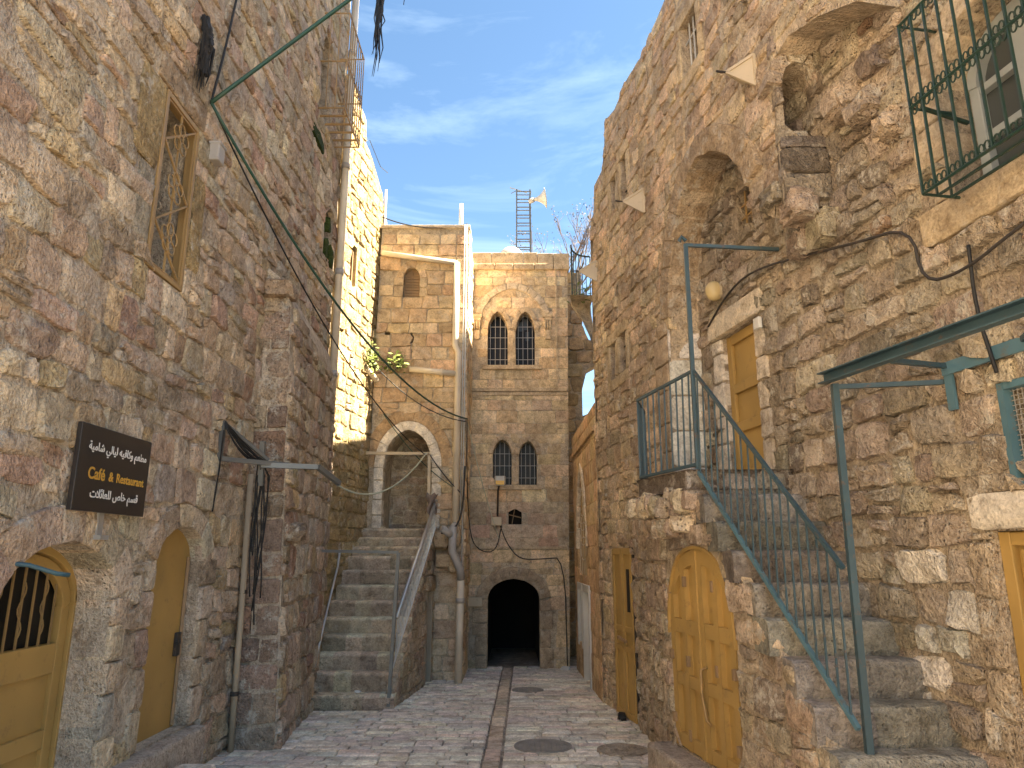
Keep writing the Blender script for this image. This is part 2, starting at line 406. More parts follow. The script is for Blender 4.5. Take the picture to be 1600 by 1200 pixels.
            s += w; j0, j1 = k0, k1
        z += hh; row += 1
    return wall
def body(h, x0, x1, y0, y1, z0, z1, mat='body'):
    return MB().wbox(Fr((0, 0, 0), (1, 0, 0), (0, 1, 0)), x0, x1, z0, z1, y0, y1).build('house_body', mat, h.root)
def rock(name, c, rad, seed, mat, parent, tint=(.36, .28, .2), rough=.35, sub=2, pw=.45):
    import bmesh
    bm = bmesh.new(); bmesh.ops.create_icosphere(bm, subdivisions=sub, radius=1)
    V = []
    for v in bm.verts:
        p = v.co.copy(); q = Vector([math.copysign(abs(t) ** pw, t) for t in p])
        k = 1 + rough * noise.noise(p * 1.3 + Vector((seed * 3.7, seed, 0))) + rough * .5 * noise.noise(p * 3.1 + Vector((0, seed * 2.1, 5)))
        V.append((c[0] + q.x * rad[0] * k * .85, c[1] + q.y * rad[1] * k * .85, c[2] + q.z * rad[2] * k * .85))
    F = [tuple(v.index for v in f.verts) for f in bm.faces]; bm.free()
    return mesh_obj(name, V, F, mat, parent, smooth=True, tint=tint)
def rect(s0, s1, z0, z1): return [(s0, z0), (s1, z0), (s1, z1), (s0, z1)]
def quoins(s, z0, z1, side, w=(.16, .3), hgt=(.22, .34), rng=None):
    r = []; z = z0
    while z < z1 - .05:
        hh = min(rng.uniform(*hgt), z1 - z); ww = rng.uniform(*w); r.append(rect(*(sorted((s, s + side * ww))), z + .008, z + hh - .008)); z += hh
    return r
def catenary(a, b, sag, n=14):
    a, b = np.array(a, float), np.array(b, float)
    return [tuple(a + (b - a) * t - np.array([0, 0, sag * 4 * t * (1 - t)])) for t in np.linspace(0, 1, n)]

# ------------------------------------------------------------------ ground
def gz(Y): return -.02 * max(0, Y - 6)
gv, gf = [], []
ys = [-300, -40, -10, 0, 6, 8, 10, 12, 14.2, 20, 60, 900]
for y in ys: gv += [(-600, y, gz(min(y, 20)) - .02), (600, y, gz(min(y, 20)) - .02)]
gf = [(2 * i, 2 * i + 1, 2 * i + 3, 2 * i + 2) for i in range(len(ys) - 1)]
ground = tag(mesh_obj('ground', gv, gf, 'pavebed', None, origin=(0, 0, 0)), kind='structure')
prng = random.Random(5)
def xl(Y): return -2.9 if Y < 7.9 else (-2.40 - .115 * (Y - 7.9) if Y < 10.0 else (-1.6 + .104 * (Y - 10) if Y < 12.6 else -.86))
def xr(Y):
    if Y < 6.93: return 1.47 + .175 * (6.93 - Y)
    if Y < 9.2: return 1.47 + (Y - 6.93) * .02
    if Y < 10.55: return 3.164 - .18 * Y
    return 1.24
def chx(Y): return -.20 + (Y - 7) * .0174
PAL_P = [((.58, .53, .45), 5), ((.61, .565, .48), 4), ((.55, .50, .425), 3), ((.58, .51, .42), 2)]
pav = []
def paver(x0, x1, y0, y1, col, rise=.012):
    n = 3; g = .006
    P = [(x0 + g, y0 + g), (x1 - g, y0 + g), (x1 - g, y1 - g), (x0 + g, y1 - g)]
    t = prng.uniform(-.004, .004); z = gz((y0 + y1) / 2) + rise + prng.uniform(-.004, .004)
    sl_ = gz(y1) - gz(y0)
    v = [(x + prng.uniform(-.004, .004), y + prng.uniform(-.004, .004), gz(y) - .03) for x, y in P]
    v += [(x, y, z + (sl_ * ((y - y0) / (y1 - y0) - .5)) - .007) for x, y, _ in v]
    cx, cy = (x0 + x1) / 2, (y0 + y1) / 2
    v += [(cx + (x - cx) * .86, cy + (y - cy) * .82, z + sl_ * ((y - y0) / (y1 - y0) - .5) + prng.uniform(-.002, .003)) for x, y, _ in v[:4]]
    f = [(0, 1, 5, 4), (1, 2, 6, 5), (2, 3, 7, 6), (3, 0, 4, 7), (4, 5, 9, 8), (5, 6, 10, 9), (6, 7, 11, 10), (7, 4, 8, 11), (8, 9, 10, 11)]
    pav.append((pixel_size((cx, cy, z), (x1 - x0) * (y1 - y0), np.array([0, 0, 1])), v, f, col))
Y = 2.4
while Y < 14.3:
    dp = prng.uniform(.12, .17); x = xl(Y + dp / 2) + prng.uniform(-.2, 0); e = xr(Y + dp / 2)
    c0, c1 = chx(Y) - .1, chx(Y) + .1
    while x < e:
        w = prng.uniform(.2, .44); x1 = x + w
        if x < c0 < x1 + .1: x1 = c0
        if x1 > c0 and x < c1 and x >= c0 - 1e-6: x = c1; continue
        if x1 > x + .04: paver(x, min(x1, e + .1), Y, Y + dp, pick(PAL_P, prng))
        x = x1 if x1 > x else x + .05
    Y += dp
Y = 2.4
while Y < 14.0:
    w = prng.uniform(.35, .6); paver(chx(Y) - .085, chx(Y) + .085, Y, Y + w, pick([((.47, .395, .29), 2), ((.51, .435, .325), 2)], prng), rise=.002); Y += w
pav.sort(key=lambda q: -q[0])
rv, rf, rt = [], [], []
for i, (sc, v, f, t) in enumerate(pav):
    if i < 298 and sc > 0: mesh_obj('paving_stone', v, f, 'pave', ground, tint=t)
    else:
        k = len(rv); rv += v; rf += [tuple(a + k for a in q) for q in f]; rt += [t] * len(v)
tag(mesh_obj('small_paving_stones', rv, rf, 'pave', ground, tint=rt), kind='stuff')
def manhole(x, y, r, label, mat='manhole'):
    t = thing('manhole_cover', (x, y, gz(y)), label, 'manhole cover', 'manhole covers in the alley paving')
    z = gz(y) + .017; N = 28
    ring = [[(x + math.cos(a) * q, y + math.sin(a) * q, zz - .02 * math.sin(a) * q) for a in np.linspace(0, 2 * math.pi, N, False)] for q, zz in ((r, z - .02), (r, z + .006), (r * .9, z + .006), (r * .89, z - .002))]
    MB().add(sum(ring, []), [(k * N + i, k * N + (i + 1) % N, (k + 1) * N + (i + 1) % N, (k + 1) * N + i) for k in range(3) for i in range(N)]).build('rim', mat, t)
    m = MB(); m.add([(x + math.cos(a) * r * .89, y + math.sin(a) * r * .89, z + .001 - .02 * math.sin(a) * r) for a in np.linspace(0, 2 * math.pi, N, False)], [tuple(range(N))])
    for k in range(-4, 5):
        for l in range(-4, 5):
            if math.hypot(k, l) < 4.2: m.wbox(Fr((x, y, z - .02 * l * r * .19), (1, 0, 0), (0, 1, 0)), (k - .3) * r * .19, (k + .3) * r * .19, .001, .006, (l - .3) * r * .19, (l + .3) * r * .19)
    m.build('lid', mat, t)
manhole(.32, 8.02, .3, 'round iron manhole cover nearest the camera, right of the brown drain strip')
manhole(.24, 11.55, .24, 'small round iron manhole cover far down the alley near the dark passage')
manhole(1.12, 7.85, .26, 'round manhole cover near the arched yellow double door', 'pavebed')

# ------------------------------------------------------------------ LEFT HOUSE
PAL_A = [((.44, .35, .25), 6), ((.39, .305, .22), 5), ((.49, .40, .29), 6), ((.35, .23, .165), .9), ((.41, .355, .29), 2), ((.45, .345, .20), 1), ((.41, .29, .21), 2)]
PAL_Alow = [((.45, .36, .25), 5), ((.41, .33, .25), 4), ((.50, .42, .31), 4), ((.45, .35, .20), 2), ((.38, .26, .18), .5)]
left = House('left_house', (-2.91, 6, 0), 'tall shaded rubble stone house with restaurant sign along the left of the alley')
FA = Fr((-2.91, 0, 0), (0, 1, 0), (1, 0, 0))
rA = random.Random(3)
d1 = ngon_arch(4.15, 5.38, .12, 1.60, 1.98, 10); d2 = ngon_arch(5.95, 6.86, .42, 1.86, 2.14, 10)
gw = rect(5.24, 5.88, 4.13, 5.73); cw_ = ngon_arch(9.42, 9.95, 8.45, 9.5, 9.85, 6); mw = rect(10.12, 10.6, 6.4, 7.25)
cust = [(p, None, .04, None, -.25) for p in voussoirs(d1[1:-1], .24, 7)] + [(p, None, .04, None, -.25) for p in voussoirs(d2[1:-1], .2, 5)]
cust += [(p, None, .035, None, -.2) for p in quoins(5.38, .12, 1.6, 1, rng=rA) + quoins(5.95, .42, 1.86, -1, (.12, .2), rng=rA) + quoins(6.86, .42, 1.86, 1, rng=rA)]
tan = (.42, .32, .17)
cust += [(rect(4.86, 5.23, 4.95, 5.72), tan, .02), (rect(5.0, 5.23, 4.14, 4.93), (.4, .36, .28), .012), (rect(5.9, 6.12, 4.4, 5.3), tan, .02), (rect(5.1, 5.95, 5.74, 6.0), (.36, .28, .2), .03)]
masonry(left, 'wall', FA, [(2.2, -.15), (10.85, -.25), (10.85, 11.6), (10.5, 12.2), (10.0, 12.6), (8.45, 12.6), (8.4, 9.6), (2.2, 9.2)], [d1, d2, gw, cw_, mw], PAL_A, 'rough', 'm_left',
        ch=(.17, .33), cw=(.16, .46), gap=.022, bulge=(.014, .04), jit=.042, wave=.06, customs=cust, grid=.12, thick=.5, reveal=.4, seed=11, bed=.022, split=.2,
        palfn=lambda c, r: PAL_Alow if c[1] < 2.3 else PAL_A, rough=1.4)
body(left, -9, -3.42, -6, 8.4, -.2, 9.3); body(left, -9, -3.43, 8.41, 10.8, -.2, 12.5)
MB().wbox(FA, -6.0, 2.18, -.2, 9.2, -.5, 0).build('unseen_wall', 'm_left', left.root)  # unseen wall behind the viewpoint, added to bounce sunlight into the alley
# buttress
FBf = Fr((0, 7.9, 0), (1, 0, 0), (0, -1, 0))
PAL_B = [((.33, .25, .18), 5), ((.28, .21, .155), 4), ((.38, .30, .21), 3), ((.30, .19, .13), 1)]
z = -.1; cB = []
while z < 4.7:
    hh = rA.uniform(.24, .38); xe_ = -2.41 - .039 * (z + hh / 2); k = rA.uniform(.35, .65) if rA.random() < .45 else None
    for a_, b_ in (((-2.92, xe_),) if k is None else ((-2.92, -2.92 + (xe_ + 2.92) * k), (-2.92 + (xe_ + 2.92) * k, xe_))):
        cB.append(([(a_ + .01, z + .01), (b_ - .008, z + .012 + rA.uniform(0, .02)), (b_ - .008, z + hh - .01), (a_ + .01, z + hh - .01 - rA.uniform(0, .02))], pick(PAL_B, rA), rA.uniform(.025, .06), 'rough2'))
    z += hh
masonry(left, 'buttress_front', FBf, [(-2.93, -.1), (-2.41, -.1), (-2.60, 4.75), (-2.93, 4.95)], [], PAL_B, 'rough2', 'm_left', customs=cB, ch=(.26, .38), cw=(.22, .42), gap=.02, bulge=(.03, .06), grid=.12, thick=.05, seed=21, bed=.006)
FBs = Fr((-2.40 + .115 * 7.9, 0, 0), (-.115, 1, -0.0), (.993, .114, 0))
class FrBat(Fr):
    def P(f, s, z, d=0.0): q = Fr.P(f, s, z, d); q[0] -= .041 * z * max(0, (11.9 - s) / 4); return q
FBs.__class__ = FrBat
masonry(left, 'buttress_side', FBs, [(7.9, -.1), (10.85, -.25), (10.85, 4.6), (7.9, 4.78)], [], PAL_A, 'rough2', 'm_left', ch=(.24, .38), cw=(.2, .5), gap=.03, bulge=(.02, .055), jit=.045, wave=.05, grid=.14, thick=.3, seed=22)
MB().hexa([(-2.93, 7.88, 4.95), (-2.58, 7.88, 4.74), (-2.78, 10.85, 4.58), (-2.93, 10.85, 4.8), (-2.93, 7.88, 5.25), (-2.75, 7.88, 5.1), (-2.88, 10.85, 4.95), (-2.93, 10.85, 5.0)]).build('buttress_cap', 'm_left', left.root, bevel=.03)
rock('corbel_stone', (-2.74, 7.92, 4.92), (.2, .2, .13), 3, 'rough2', left.root, (.40, .31, .23))
rock('moss_patch', (-2.83, 8.0, 4.35), (.09, .1, .13), 5, 'moss', left.root)
rock('corbel_stone', (-2.45, 8.15, 2.15), (.16, .2, .12), 8, 'rough2', left.root, (.30, .24, .18))
# door with barred glass
FD1 = Fr((-3.22, 0, 0), (0, 1, 0), (1, 0, 0))
def arched_leaf(fr, s0, s1, z0, zs, zc, d0, d1, mb, a=2, b=2, n=14): mb.prism(fr, ngon_arch(s0, s1, z0, zs, zc, n, a, b), d0, d1)
m = MB(); arched_leaf(FD1, 4.1, 5.46, .1, 1.62, 2.0, -.06, -.03, m)
door = m.build('door', 'void', left.root); door['label'] = 'mustard door with barred arched glass'
m = MB(); al = arch_line(4.22, 5.36, 1.56, 1.92, 14); ol = arch_line(4.1, 5.46, 1.62, 2.0, 14); m.strip(FD1, al, ol, -.03, .06)
m.wbox(FD1, 4.1, 4.22, .1, 1.62, -.03, .06); m.wbox(FD1, 5.36, 5.46, .1, 1.62, -.03, .06); m.build('door_frame', 'yellow', door, bevel=.006)
m = MB(); al2 = arch_line(4.3, 5.27, 1.52, 1.84, 14); m.strip(FD1, al2, [(min(max(p[0], 4.23), 5.35), p[1]) for p in arch_line(4.23, 5.35, 1.56, 1.91, 14)], -.02, .035)
m.wbox(FD1, 4.23, 4.31, .12, 1.54, -.02, .035); m.wbox(FD1, 5.26, 5.35, .12, 1.54, -.02, .035)
m.wbox(FD1, 4.312, 5.258, 1.10, 1.30, -.02, .034); m.wbox(FD1, 4.312, 5.258, .62, .74, -.02, .034); m.wbox(FD1, 4.312, 5.258, .12, .26, -.02, .034)
m.build('door_rails', 'yellow', door, bevel=.006)
MB().wbox(FD1, 4.30, 5.27, .25, 1.11, -.025, .004).build('panel', 'yellow', door, bevel=.004)
MB().wbox(FD1, 4.30, 5.27, 1.29, 1.9, -.029, -.026).build('glass_pane', 'glass', door)
for i in range(8):
    s = 4.38 + i * .115; zt = 1.52 + .32 * math.sqrt(max(0, 1 - ((s - 4.785) / .485) ** 2))
    m = MB(); m.bar(FD1.P(s, 1.3, .02), FD1.P(s, zt, .02), .012)
    if i % 2 == 0: m.tube([FD1.P(s + .03 * math.sin(t * 9), 1.36 + t * .36, .02) for t in np.linspace(0, 1, 12)], .005, 5)
    m.build('bar', 'gold', door)
MB().wbox(FA, 4.15, 5.38, .0, .125, -.38, .05).build('door_sill', 'white', left.root, bevel=.015)
# plain slab door
FD2 = Fr((-3.02, 0, 0), (0, 1, 0), (1, 0, 0))
m = MB(); arched_leaf(FD2, 5.93, 6.9, .4, 1.88, 2.16, -.04, .0, m); dd = m.build('door', 'yellow', left.root); dd['label'] = 'plain mustard arched slab door'
MB().tube([FD2.P(6.80, z, .012) for z in (.44, 1.88)], .02, 5).build('door_edge', 'wood', dd)
MB().wbox(FD2, 6.70, 6.78, 1.02, 1.22, 0, .03).wbox(FD2, 6.66, 6.72, 1.12, 1.15, .03, .06).build('lock', 'iron', dd, bevel=.004)
m = MB(); 
for a, b, zt, dd_ in ((5.5, 6.2, .41, .16), (6.205, 7.0, .40, .14)): m.wbox(FA, a, b, -.05, zt, -.05, dd_)
m.build('door_ledge', 'jamb', left.root, bevel=.03)
# gold window grille
win = MB().wbox(FA, 5.2, 5.92, 4.1, 5.76, -.36, -.34).build('window', 'void', left.root)
m = MB()
for a, b, c, d in ((5.245, 5.285, 4.14, 5.72), (5.835, 5.875, 4.14, 5.72), (5.285, 5.835, 4.14, 4.18), (5.285, 5.835, 5.68, 5.72)): m.wbox(FA, a, b, c, d, -.08, .015)
m.build('frame', 'gold', win, bevel=.004)
m = MB()
for a, b, c, d in ((5.30, 5.31, 4.2, 5.66), (5.81, 5.82, 4.2, 5.66), (5.30, 5.82, 4.19, 4.2), (5.30, 5.82, 5.66, 5.67), (5.55, 5.558, 4.2, 5.66)): m.wbox(FA, a, b, c, d, -.012, .005)
for k in range(4):
    z = 4.2 + k * .365; a, b = ((5.31, z), (5.81, z + .365)) if k % 2 else ((5.81, z), (5.31, z + .365)); m.bar(FA.P(*a, .0), FA.P(*b, .0), .016)
m.build('lattice', 'gold', win)
for k in range(3):
    m = MB(); cz = 4.5 + k * .47
    for q in range(5):
        a0 = q * 2 * math.pi / 5 + .3; c = (5.56 + .085 * math.cos(a0), cz + .085 * math.sin(a0))
        m.tube([FA.P(c[0] + .055 * math.cos(t), c[1] + .055 * math.sin(t), .008) for t in np.linspace(0, 2 * math.pi, 13)], .006, 5, False)
    m.build('flower_scroll', 'gold', win)
# projecting cage window
win = MB().wbox(FA, 9.38, 10.0, 8.4, 9.9, -.38, -.36).build('window', 'void', left.root); win['label'] = 'small arched window behind rusty cage'
m = MB()
for z in (8.35, 9.15, 10.0):
    m.tube([FA.P(9.3, z, 0), FA.P(9.3, z, .42), FA.P(10.35, z, .42), FA.P(10.35, z, 0)], .014, 5)
for s in np.linspace(9.3, 10.35, 9): m.bar(FA.P(s, 8.35, .42), FA.P(s, 10.0, .42), .014)
for s in (9.3, 10.35):
    for d in (.14, .28): m.bar(FA.P(s, 8.35, d), FA.P(s, 10.0, d), .014)
for s in np.linspace(9.5, 10.15, 4): m.bar(FA.P(s, 8.35, 0), FA.P(s, 8.35, .42), .025)
for s in np.linspace(9.36, 10.29, 9):
    for z in (9.07, 9.23, 8.43): m.tube([FA.P(s + .03 * math.cos(t), z + .03 * math.sin(t), .42) for t in np.linspace(0, 5, 8)], .005, 4, False)
m.build('cage', 'gold', win)
win = MB().wbox(FA, 10.1, 10.65, 6.35, 7.3, -.38, -.36).build('window', 'void', left.root); win['label'] = 'dark mossy window hole'
for i, (s, z, a, b) in enumerate(((10.22, 6.5, .1, .2), (10.56, 6.5, .1, .22), (10.3, 6.95, .07, .15))): rock('moss_patch', FA.P(s, z, .0), (.06, a, b), 20 + i, 'moss', left.root)
rock('moss_patch', FA.P(9.45, 7.95, .0), (.05, .36, .12), 31, 'moss', left.root)
left.stones(298)
# things fixed to the left wall
box = thing('junction_box', FA.P(6.12, 5.58, .0), 'small grey electrical box beside the gold window grille', 'electrical box')
MB().wbox(FA, 6.06, 6.2, 5.55, 5.73, .02, .12).build('case', 'pipegrey', box, bevel=.012); MB().wbox(FA, 6.055, 6.205, 5.72, 5.745, .015, .13).build('lid', 'pipegrey', box, bevel=.005)
rg = random.Random(9); m = MB()
for i in range(46):
    z0 = 6.78 - abs(rg.gauss(0, .05)); s0 = 5.66 + rg.gauss(0, .035)
    m.tube([FA.P(s0 + rg.gauss(0, .03) * t, z0 - t * rg.uniform(.3, .72), .05 + .05 * math.sin(3 * t) + rg.gauss(0, .012)) for t in np.linspace(0, 1, 6)], [.02, .022, .02, .016, .01, .003], 5)
tag(m.build('charred_bundle', 'black'), 'black frayed bundle hanging in a gap high on the left wall', 'bundle')
sg = thing('restaurant_sign', FA.P(5.08, 2.18, .05), 'dark cafe and restaurant sign with Arabic lettering on the left wall', 'sign')
MB().wbox(FA, 4.61, 5.53, 2.18, 2.755, .05, .085).build('board', 'sign', sg, bevel=.004)
MB().wbox(FA, 5.0, 5.06, 2.02, 2.2, .0, .05).wbox(FA, 4.98, 5.08, 2.0, 2.03, .0, .09).build('bracket', 'silver', sg)
AR = {'م': (0xFEE1, 4), 'ط': (0xFEC1, 4), 'ع': (0xFEC9, 4), 'و': (0xFEED, 2), 'ك': (0xFED9, 4), 'ا': (0xFE8D, 2), 'ف': (0xFED1, 4), 'ي': (0xFEF1, 4), 'ه': (0xFEE9, 4),
      'ل': (0xFEDD, 4), 'ش': (0xFEB5, 4), 'ة': (0xFE93, 2), 'ق': (0xFED5, 4), 'س': (0xFEB1, 4), 'خ': (0xFEA5, 4), 'ص': (0xFEB9, 4), 'ئ': (0xFE89, 4), 'ت': (0xFE95, 4), 'ﻻ': (0xFEFB, 2)}
def shape(t):
    t = t.replace('لا', 'ﻻ'); o = []
    for i, c in enumerate(t):
        if c not in AR: o.append(c); continue
        b, n = AR[c]; pv = i > 0 and t[i - 1] in AR and AR[t[i - 1]][1] == 4; nx = i + 1 < len(t) and t[i + 1] in AR and n == 4
        o.append(chr(b + (3 if pv and nx else 2 if nx else 1 if pv else 0)))
    return ''.join(reversed(o))
def text(txt, fr, s, z, size, mat, parent, name, width=None, flip=1, d=.0875):
    cu = bpy.data.curves.new(name, 'FONT'); cu.body = txt; cu.size = size; cu.align_x = 'CENTER'; cu.align_y = 'CENTER'; cu.extrude = .0008; cu.offset = .003 * size / .15
    tmp = bpy.data.objects.new('tmp', cu); C.objects.link(tmp); dg = bpy.context.evaluated_depsgraph_get(); me = bpy.data.meshes.new_from_object(tmp.evaluated_get(dg))
    bpy.data.objects.remove(tmp)
    v = np.array([q.co[:] for q in me.vertices]); 
    if len(v) == 0: return
    k = width / (v[:, 0].max() - v[:, 0].min()) if width else 1
    cx = (v[:, 0].max() + v[:, 0].min()) / 2; cy = (v[:, 1].max() + v[:, 1].min()) / 2
    V = [fr.P(s + flip * (q[0] - cx) * k, z + (q[1] - cy) * min(k, 1.15) , d + q[2]) for q in v]
    mesh_obj(name, V, [tuple(p.vertices) for p in me.polygons], mat, parent)
text(shape('مطعم وكافيه ليالي شامية'), FA, 5.09, 2.60, .15, 'signwhite', sg, 'lettering', .76)
text('Café', FA, 4.84, 2.435, .135, 'signgold', sg, 'lettering', .20)
text('&', FA, 5.02, 2.43, .12, 'signgold', sg, 'lettering', .06)
text('Restaurant', FA, 5.28, 2.43, .135, 'signgold', sg, 'lettering', .38)
text(shape('قسم خاص للعائلات'), FA, 5.10, 2.29, .13, 'signwhite', sg, 'lettering', .62)
# cable bracket and conduit
br = thing('cable_bracket', FA.P(7.4, 2.8, 0), 'grey angle-iron bracket wrapped in black cables beside the buttress', 'bracket')
m = MB(); m.bar((-2.88, 6.98, 3.2), (-2.88, 6.98, 2.8), .045); m.bar((-2.88, 6.98, 2.82), (-2.15, 7.75, 2.82), .045); m.bar((-2.88, 6.98, 3.18), (-2.55, 7.4, 2.86), .035); m.bar((-2.6, 7.35, 2.8), (-2.05, 7.5, 2.8), .05); m.bar((-2.05, 7.5, 2.8), (-1.9, 7.85, 2.66), .05); m.bar((-2.62, 7.45, 2.6), (-2.6, 7.35, 3.05), .05)
m.build('arm', 'grey', br)
rg = random.Random(4)
for i in range(9):
    a = (-2.86, 6.98 + rg.uniform(-.03, .03), 3.2 - rg.uniform(0, .05)); b = (-2.58 + rg.uniform(-.05, .05), 7.38 + rg.uniform(-.05, .05), 2.84)
    pts = catenary(a, b, rg.uniform(0, .12), 8) + (lambda ox, oy, ph, zb: [(-2.62 + ox + .025 * math.sin(ph + 3.1 * z), 7.45 + oy + .025 * math.cos(ph + 2.3 * z), z) for z in np.linspace(2.7, zb, 12)])(rg.uniform(-.05, .05), rg.uniform(-.05, .05), rg.uniform(0, 6), rg.uniform(1.2, 2.1))
    MB().tube(pts, .008, 5).build('cable', 'black', br, smooth=True)
MB().tube([(-2.86, 6.96, 3.1), (-2.86, 6.94, 2.7), (-2.87, 6.9, 2.3)], .008, 5).build('cable', 'black', br)
t = thing('conduit_pipe', (-2.84, 7.78, 0), 'beige vertical conduit in the corner by the buttress', 'pipe')
MB().tube([(-2.83, 7.80, -.03), (-2.83, 7.78, 1.2), (-2.83, 7.72, 2.75)], .032, 10).build('tube', 'conduit', t, smooth=True)
for z in (.5, 1.5, 2.3): MB().tube([(-2.83, 7.78, z), (-2.83, 7.78, z + .04)], .042, 10).build('clamp', 'iron', t)
tag(MB().tube([(-3.0, 4.2, 1.86), (-2.82, 4.28, 1.84), (-2.7, 4.36, 1.79), (-2.66, 4.42, 1.78)], .014, 8).build('hose_stub', 'blue', smooth=True), 'short blue hose end poking from the wall above the barred door', 'hose')
t = thing('drainpipe', (-2.80, 10.78, 3.1), 'tall white drainpipe at the end corner of the shaded left house', 'pipe')
MB().tube([(-2.80, 10.78, 3.1), (-2.80, 10.78, 12.9)], .06, 12).build('tube', 'pipe', t, smooth=True)
for z in (4.6, 6.3, 8.2, 10.4): MB().tube([(-2.80, 10.78, z), (-2.80, 10.78, z + .1)], .072, 12).build('collar', 'pipegrey', t, smooth=True)
tag(MB().wbox(Fr((0, 0, 0), (1, 0, 0), (0, 1, 0)), -2.70, -2.40, -.02, .25, 5.75, 6.35).build('stone_block', 'white', bevel=.03), 'pale dressed stone block on the ground below the slab door', 'stone block')

# ------------------------------------------------------------------ SUNLIT HOUSE (left, beyond the drainpipe)
PAL_G = [((.54, .42, .26), 5), ((.48, .36, .21), 4), ((.58, .47, .31), 4), ((.46, .33, .18), 2)]
sunlit = House('sunlit_house', (-2.8, 12.2, 0), 'golden stone house catching the sun behind the white drainpipe')
FC = lineY(-2.86, 10.85, -2.50, 12.95, 1)
masonry(sunlit, 'wall', FC, [(10.85, -.2), (12.95, -.2), (12.95, 8.35), (12.65, 8.8), (12.1, 9.2), (11.75, 9.3), (11.7, 9.75), (10.85, 10.1)], [rect(10.9, 11.06, 4.3, 5.4), rect(11.35, 11.62, 6.35, 7.15)], [((.34, .26, .125), 4), ((.31, .235, .11), 3), ((.37, .285, .15), 3)], 'rough', 'm_sun',
        ch=(.2, .3), cw=(.2, .42), gap=.02, bulge=(.015, .04), jit=.03, grid=.14, thick=.4, seed=31)
MB().wbox(FC, 10.86, 11.1, 4.25, 5.45, -.33, -.3).build('window', 'void', sunlit.root)
w = MB().wbox(FC, 11.3, 11.66, 6.3, 7.2, -.33, -.3).build('window', 'void', sunlit.root)
MB().wbox(FC, 11.35, 11.39, 6.35, 7.15, -.12, -.06).wbox(FC, 11.58, 11.62, 6.35, 7.15, -.12, -.06).build('frame', 'wood', w)
body(sunlit, -9, -3.3, 10.9, 14, -.2, 9.2); sunlit.stones(298)
t = thing('thin_pipe', (-2.5, 12.85, 5), 'thin grey vertical pipe at the far edge of the sunlit wall', 'pipe')
MB().tube([FC.P(12.75, 5.2, .05), FC.P(12.75, 8.9, .05)], .025, 8).build('tube', 'pipegrey', t, smooth=True)
MB().tube([FC.P(12.8, 9.3, .05), FC.P(12.4, 9.2, .05), FC.P(11.8, 9.4, .05)], .006, 5).build('wire', 'iron', t)
t = thing('pvc_pipe', (-2.45, 12.3, 4.9), 'short cream pipe slanting out between the two plants', 'pipe')
MB().tube([(-2.62, 12.25, 5.15), (-2.42, 12.42, 4.93)], .05, 10).build('tube', 'pipe', t, smooth=True)

# ------------------------------------------------------------------ LEFT BACK HOUSE with the arched stair door
backl = House('stair_house', (-1.65, 12.6, 0), 'warm stone house with white arched doorway at the top of the left stairs')
FE = front(12.6)
PAL_E = [((.50, .37, .22), 5), ((.44, .31, .18), 4), ((.54, .42, .27), 3), ((.45, .30, .18), .8)]
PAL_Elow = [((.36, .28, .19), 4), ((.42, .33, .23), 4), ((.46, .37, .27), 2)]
arch = arch_line(-2.28, -1.42, 3.40, 4.07, 16); ah = [(-2.28, 2.34)] + arch + [(-1.42, 2.34)]
sw = ngon_arch(-2.05, -1.74, 6.6, 6.98, 7.2, 8)
h1, h2 = rect(-2.36, -2.26, 5.78, 5.92), rect(-1.96, -1.82, 5.7, 5.9)
cE = [(p, (.78, .73, .64), .03, 'ashlar', -.2) for p in voussoirs(arch, .17, 9)] + [(p, (.74, .69, .60), .03, 'ashlar', -.2) for p in quoins(-2.28, 2.34, 3.4, -1, (.15, .17), rng=rA)] + [(p, (.74, .69, .60), .03, 'ashlar', -.2) for p in quoins(-1.42, 2.34, 3.4, 1, (.15, .17), rng=rA)]
cE += [(p, (.50, .40, .27), .02, None, -.2) for p in quoins(-2.05, 6.6, 7.0, -1, (.14, .2), (.18, .25), rA) + quoins(-1.74, 6.6, 7.0, 1, (.14, .2), (.18, .25), rA)] + [(p, None, .02, None, -.2) for p in voussoirs(sw[1:-1], .13, 5)]
ring2 = voussoirs(offset_line(arch, .175), .2, 15); cE += [(p, (.46, .33, .20), .02) for p in ring2]
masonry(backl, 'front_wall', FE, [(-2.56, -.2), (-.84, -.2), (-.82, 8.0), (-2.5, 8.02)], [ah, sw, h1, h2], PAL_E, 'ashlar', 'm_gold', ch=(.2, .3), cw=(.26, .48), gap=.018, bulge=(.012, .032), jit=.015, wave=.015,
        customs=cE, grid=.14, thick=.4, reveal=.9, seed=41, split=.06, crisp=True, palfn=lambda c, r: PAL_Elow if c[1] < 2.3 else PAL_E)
FEs = Fr((-.83, 0, 0), (0, 1, 0), (1, 0, 0))
masonry(backl, 'side_wall', FEs, [(12.6, -.2), (14.0, -.2), (14.0, 7.9), (12.6, 8.0)], [], PAL_G, 'ashlar', 'm_gold', ch=(.22, .3), cw=(.3, .5), gap=.018, bulge=(.012, .03), grid=.3, thick=.3, seed=42)
FEb = front(13.45)
masonry(backl, 'recess_wall', FEb, [(-2.5, 2.2), (-1.25, 2.2), (-1.25, 4.3), (-2.5, 4.3)], [rect(-1.84, -1.72, 3.72, 3.86)], [((.38, .29, .19), 3), ((.33, .25, .17), 3), ((.44, .34, .22), 2)], 'rough', 'm_gold', ch=(.2, .28), cw=(.2, .36), bulge=(.012, .03), seed=43, grid=.2, reveal=.2)
MB().wbox(FEb, -1.88, -1.68, 3.68, 3.9, -.25, -.22).build('hole_back', 'void', backl.root)
m = MB(); m.prism(FE, sw, -.16, -.13); w = m.build('shutter_window', 'wood', backl.root)
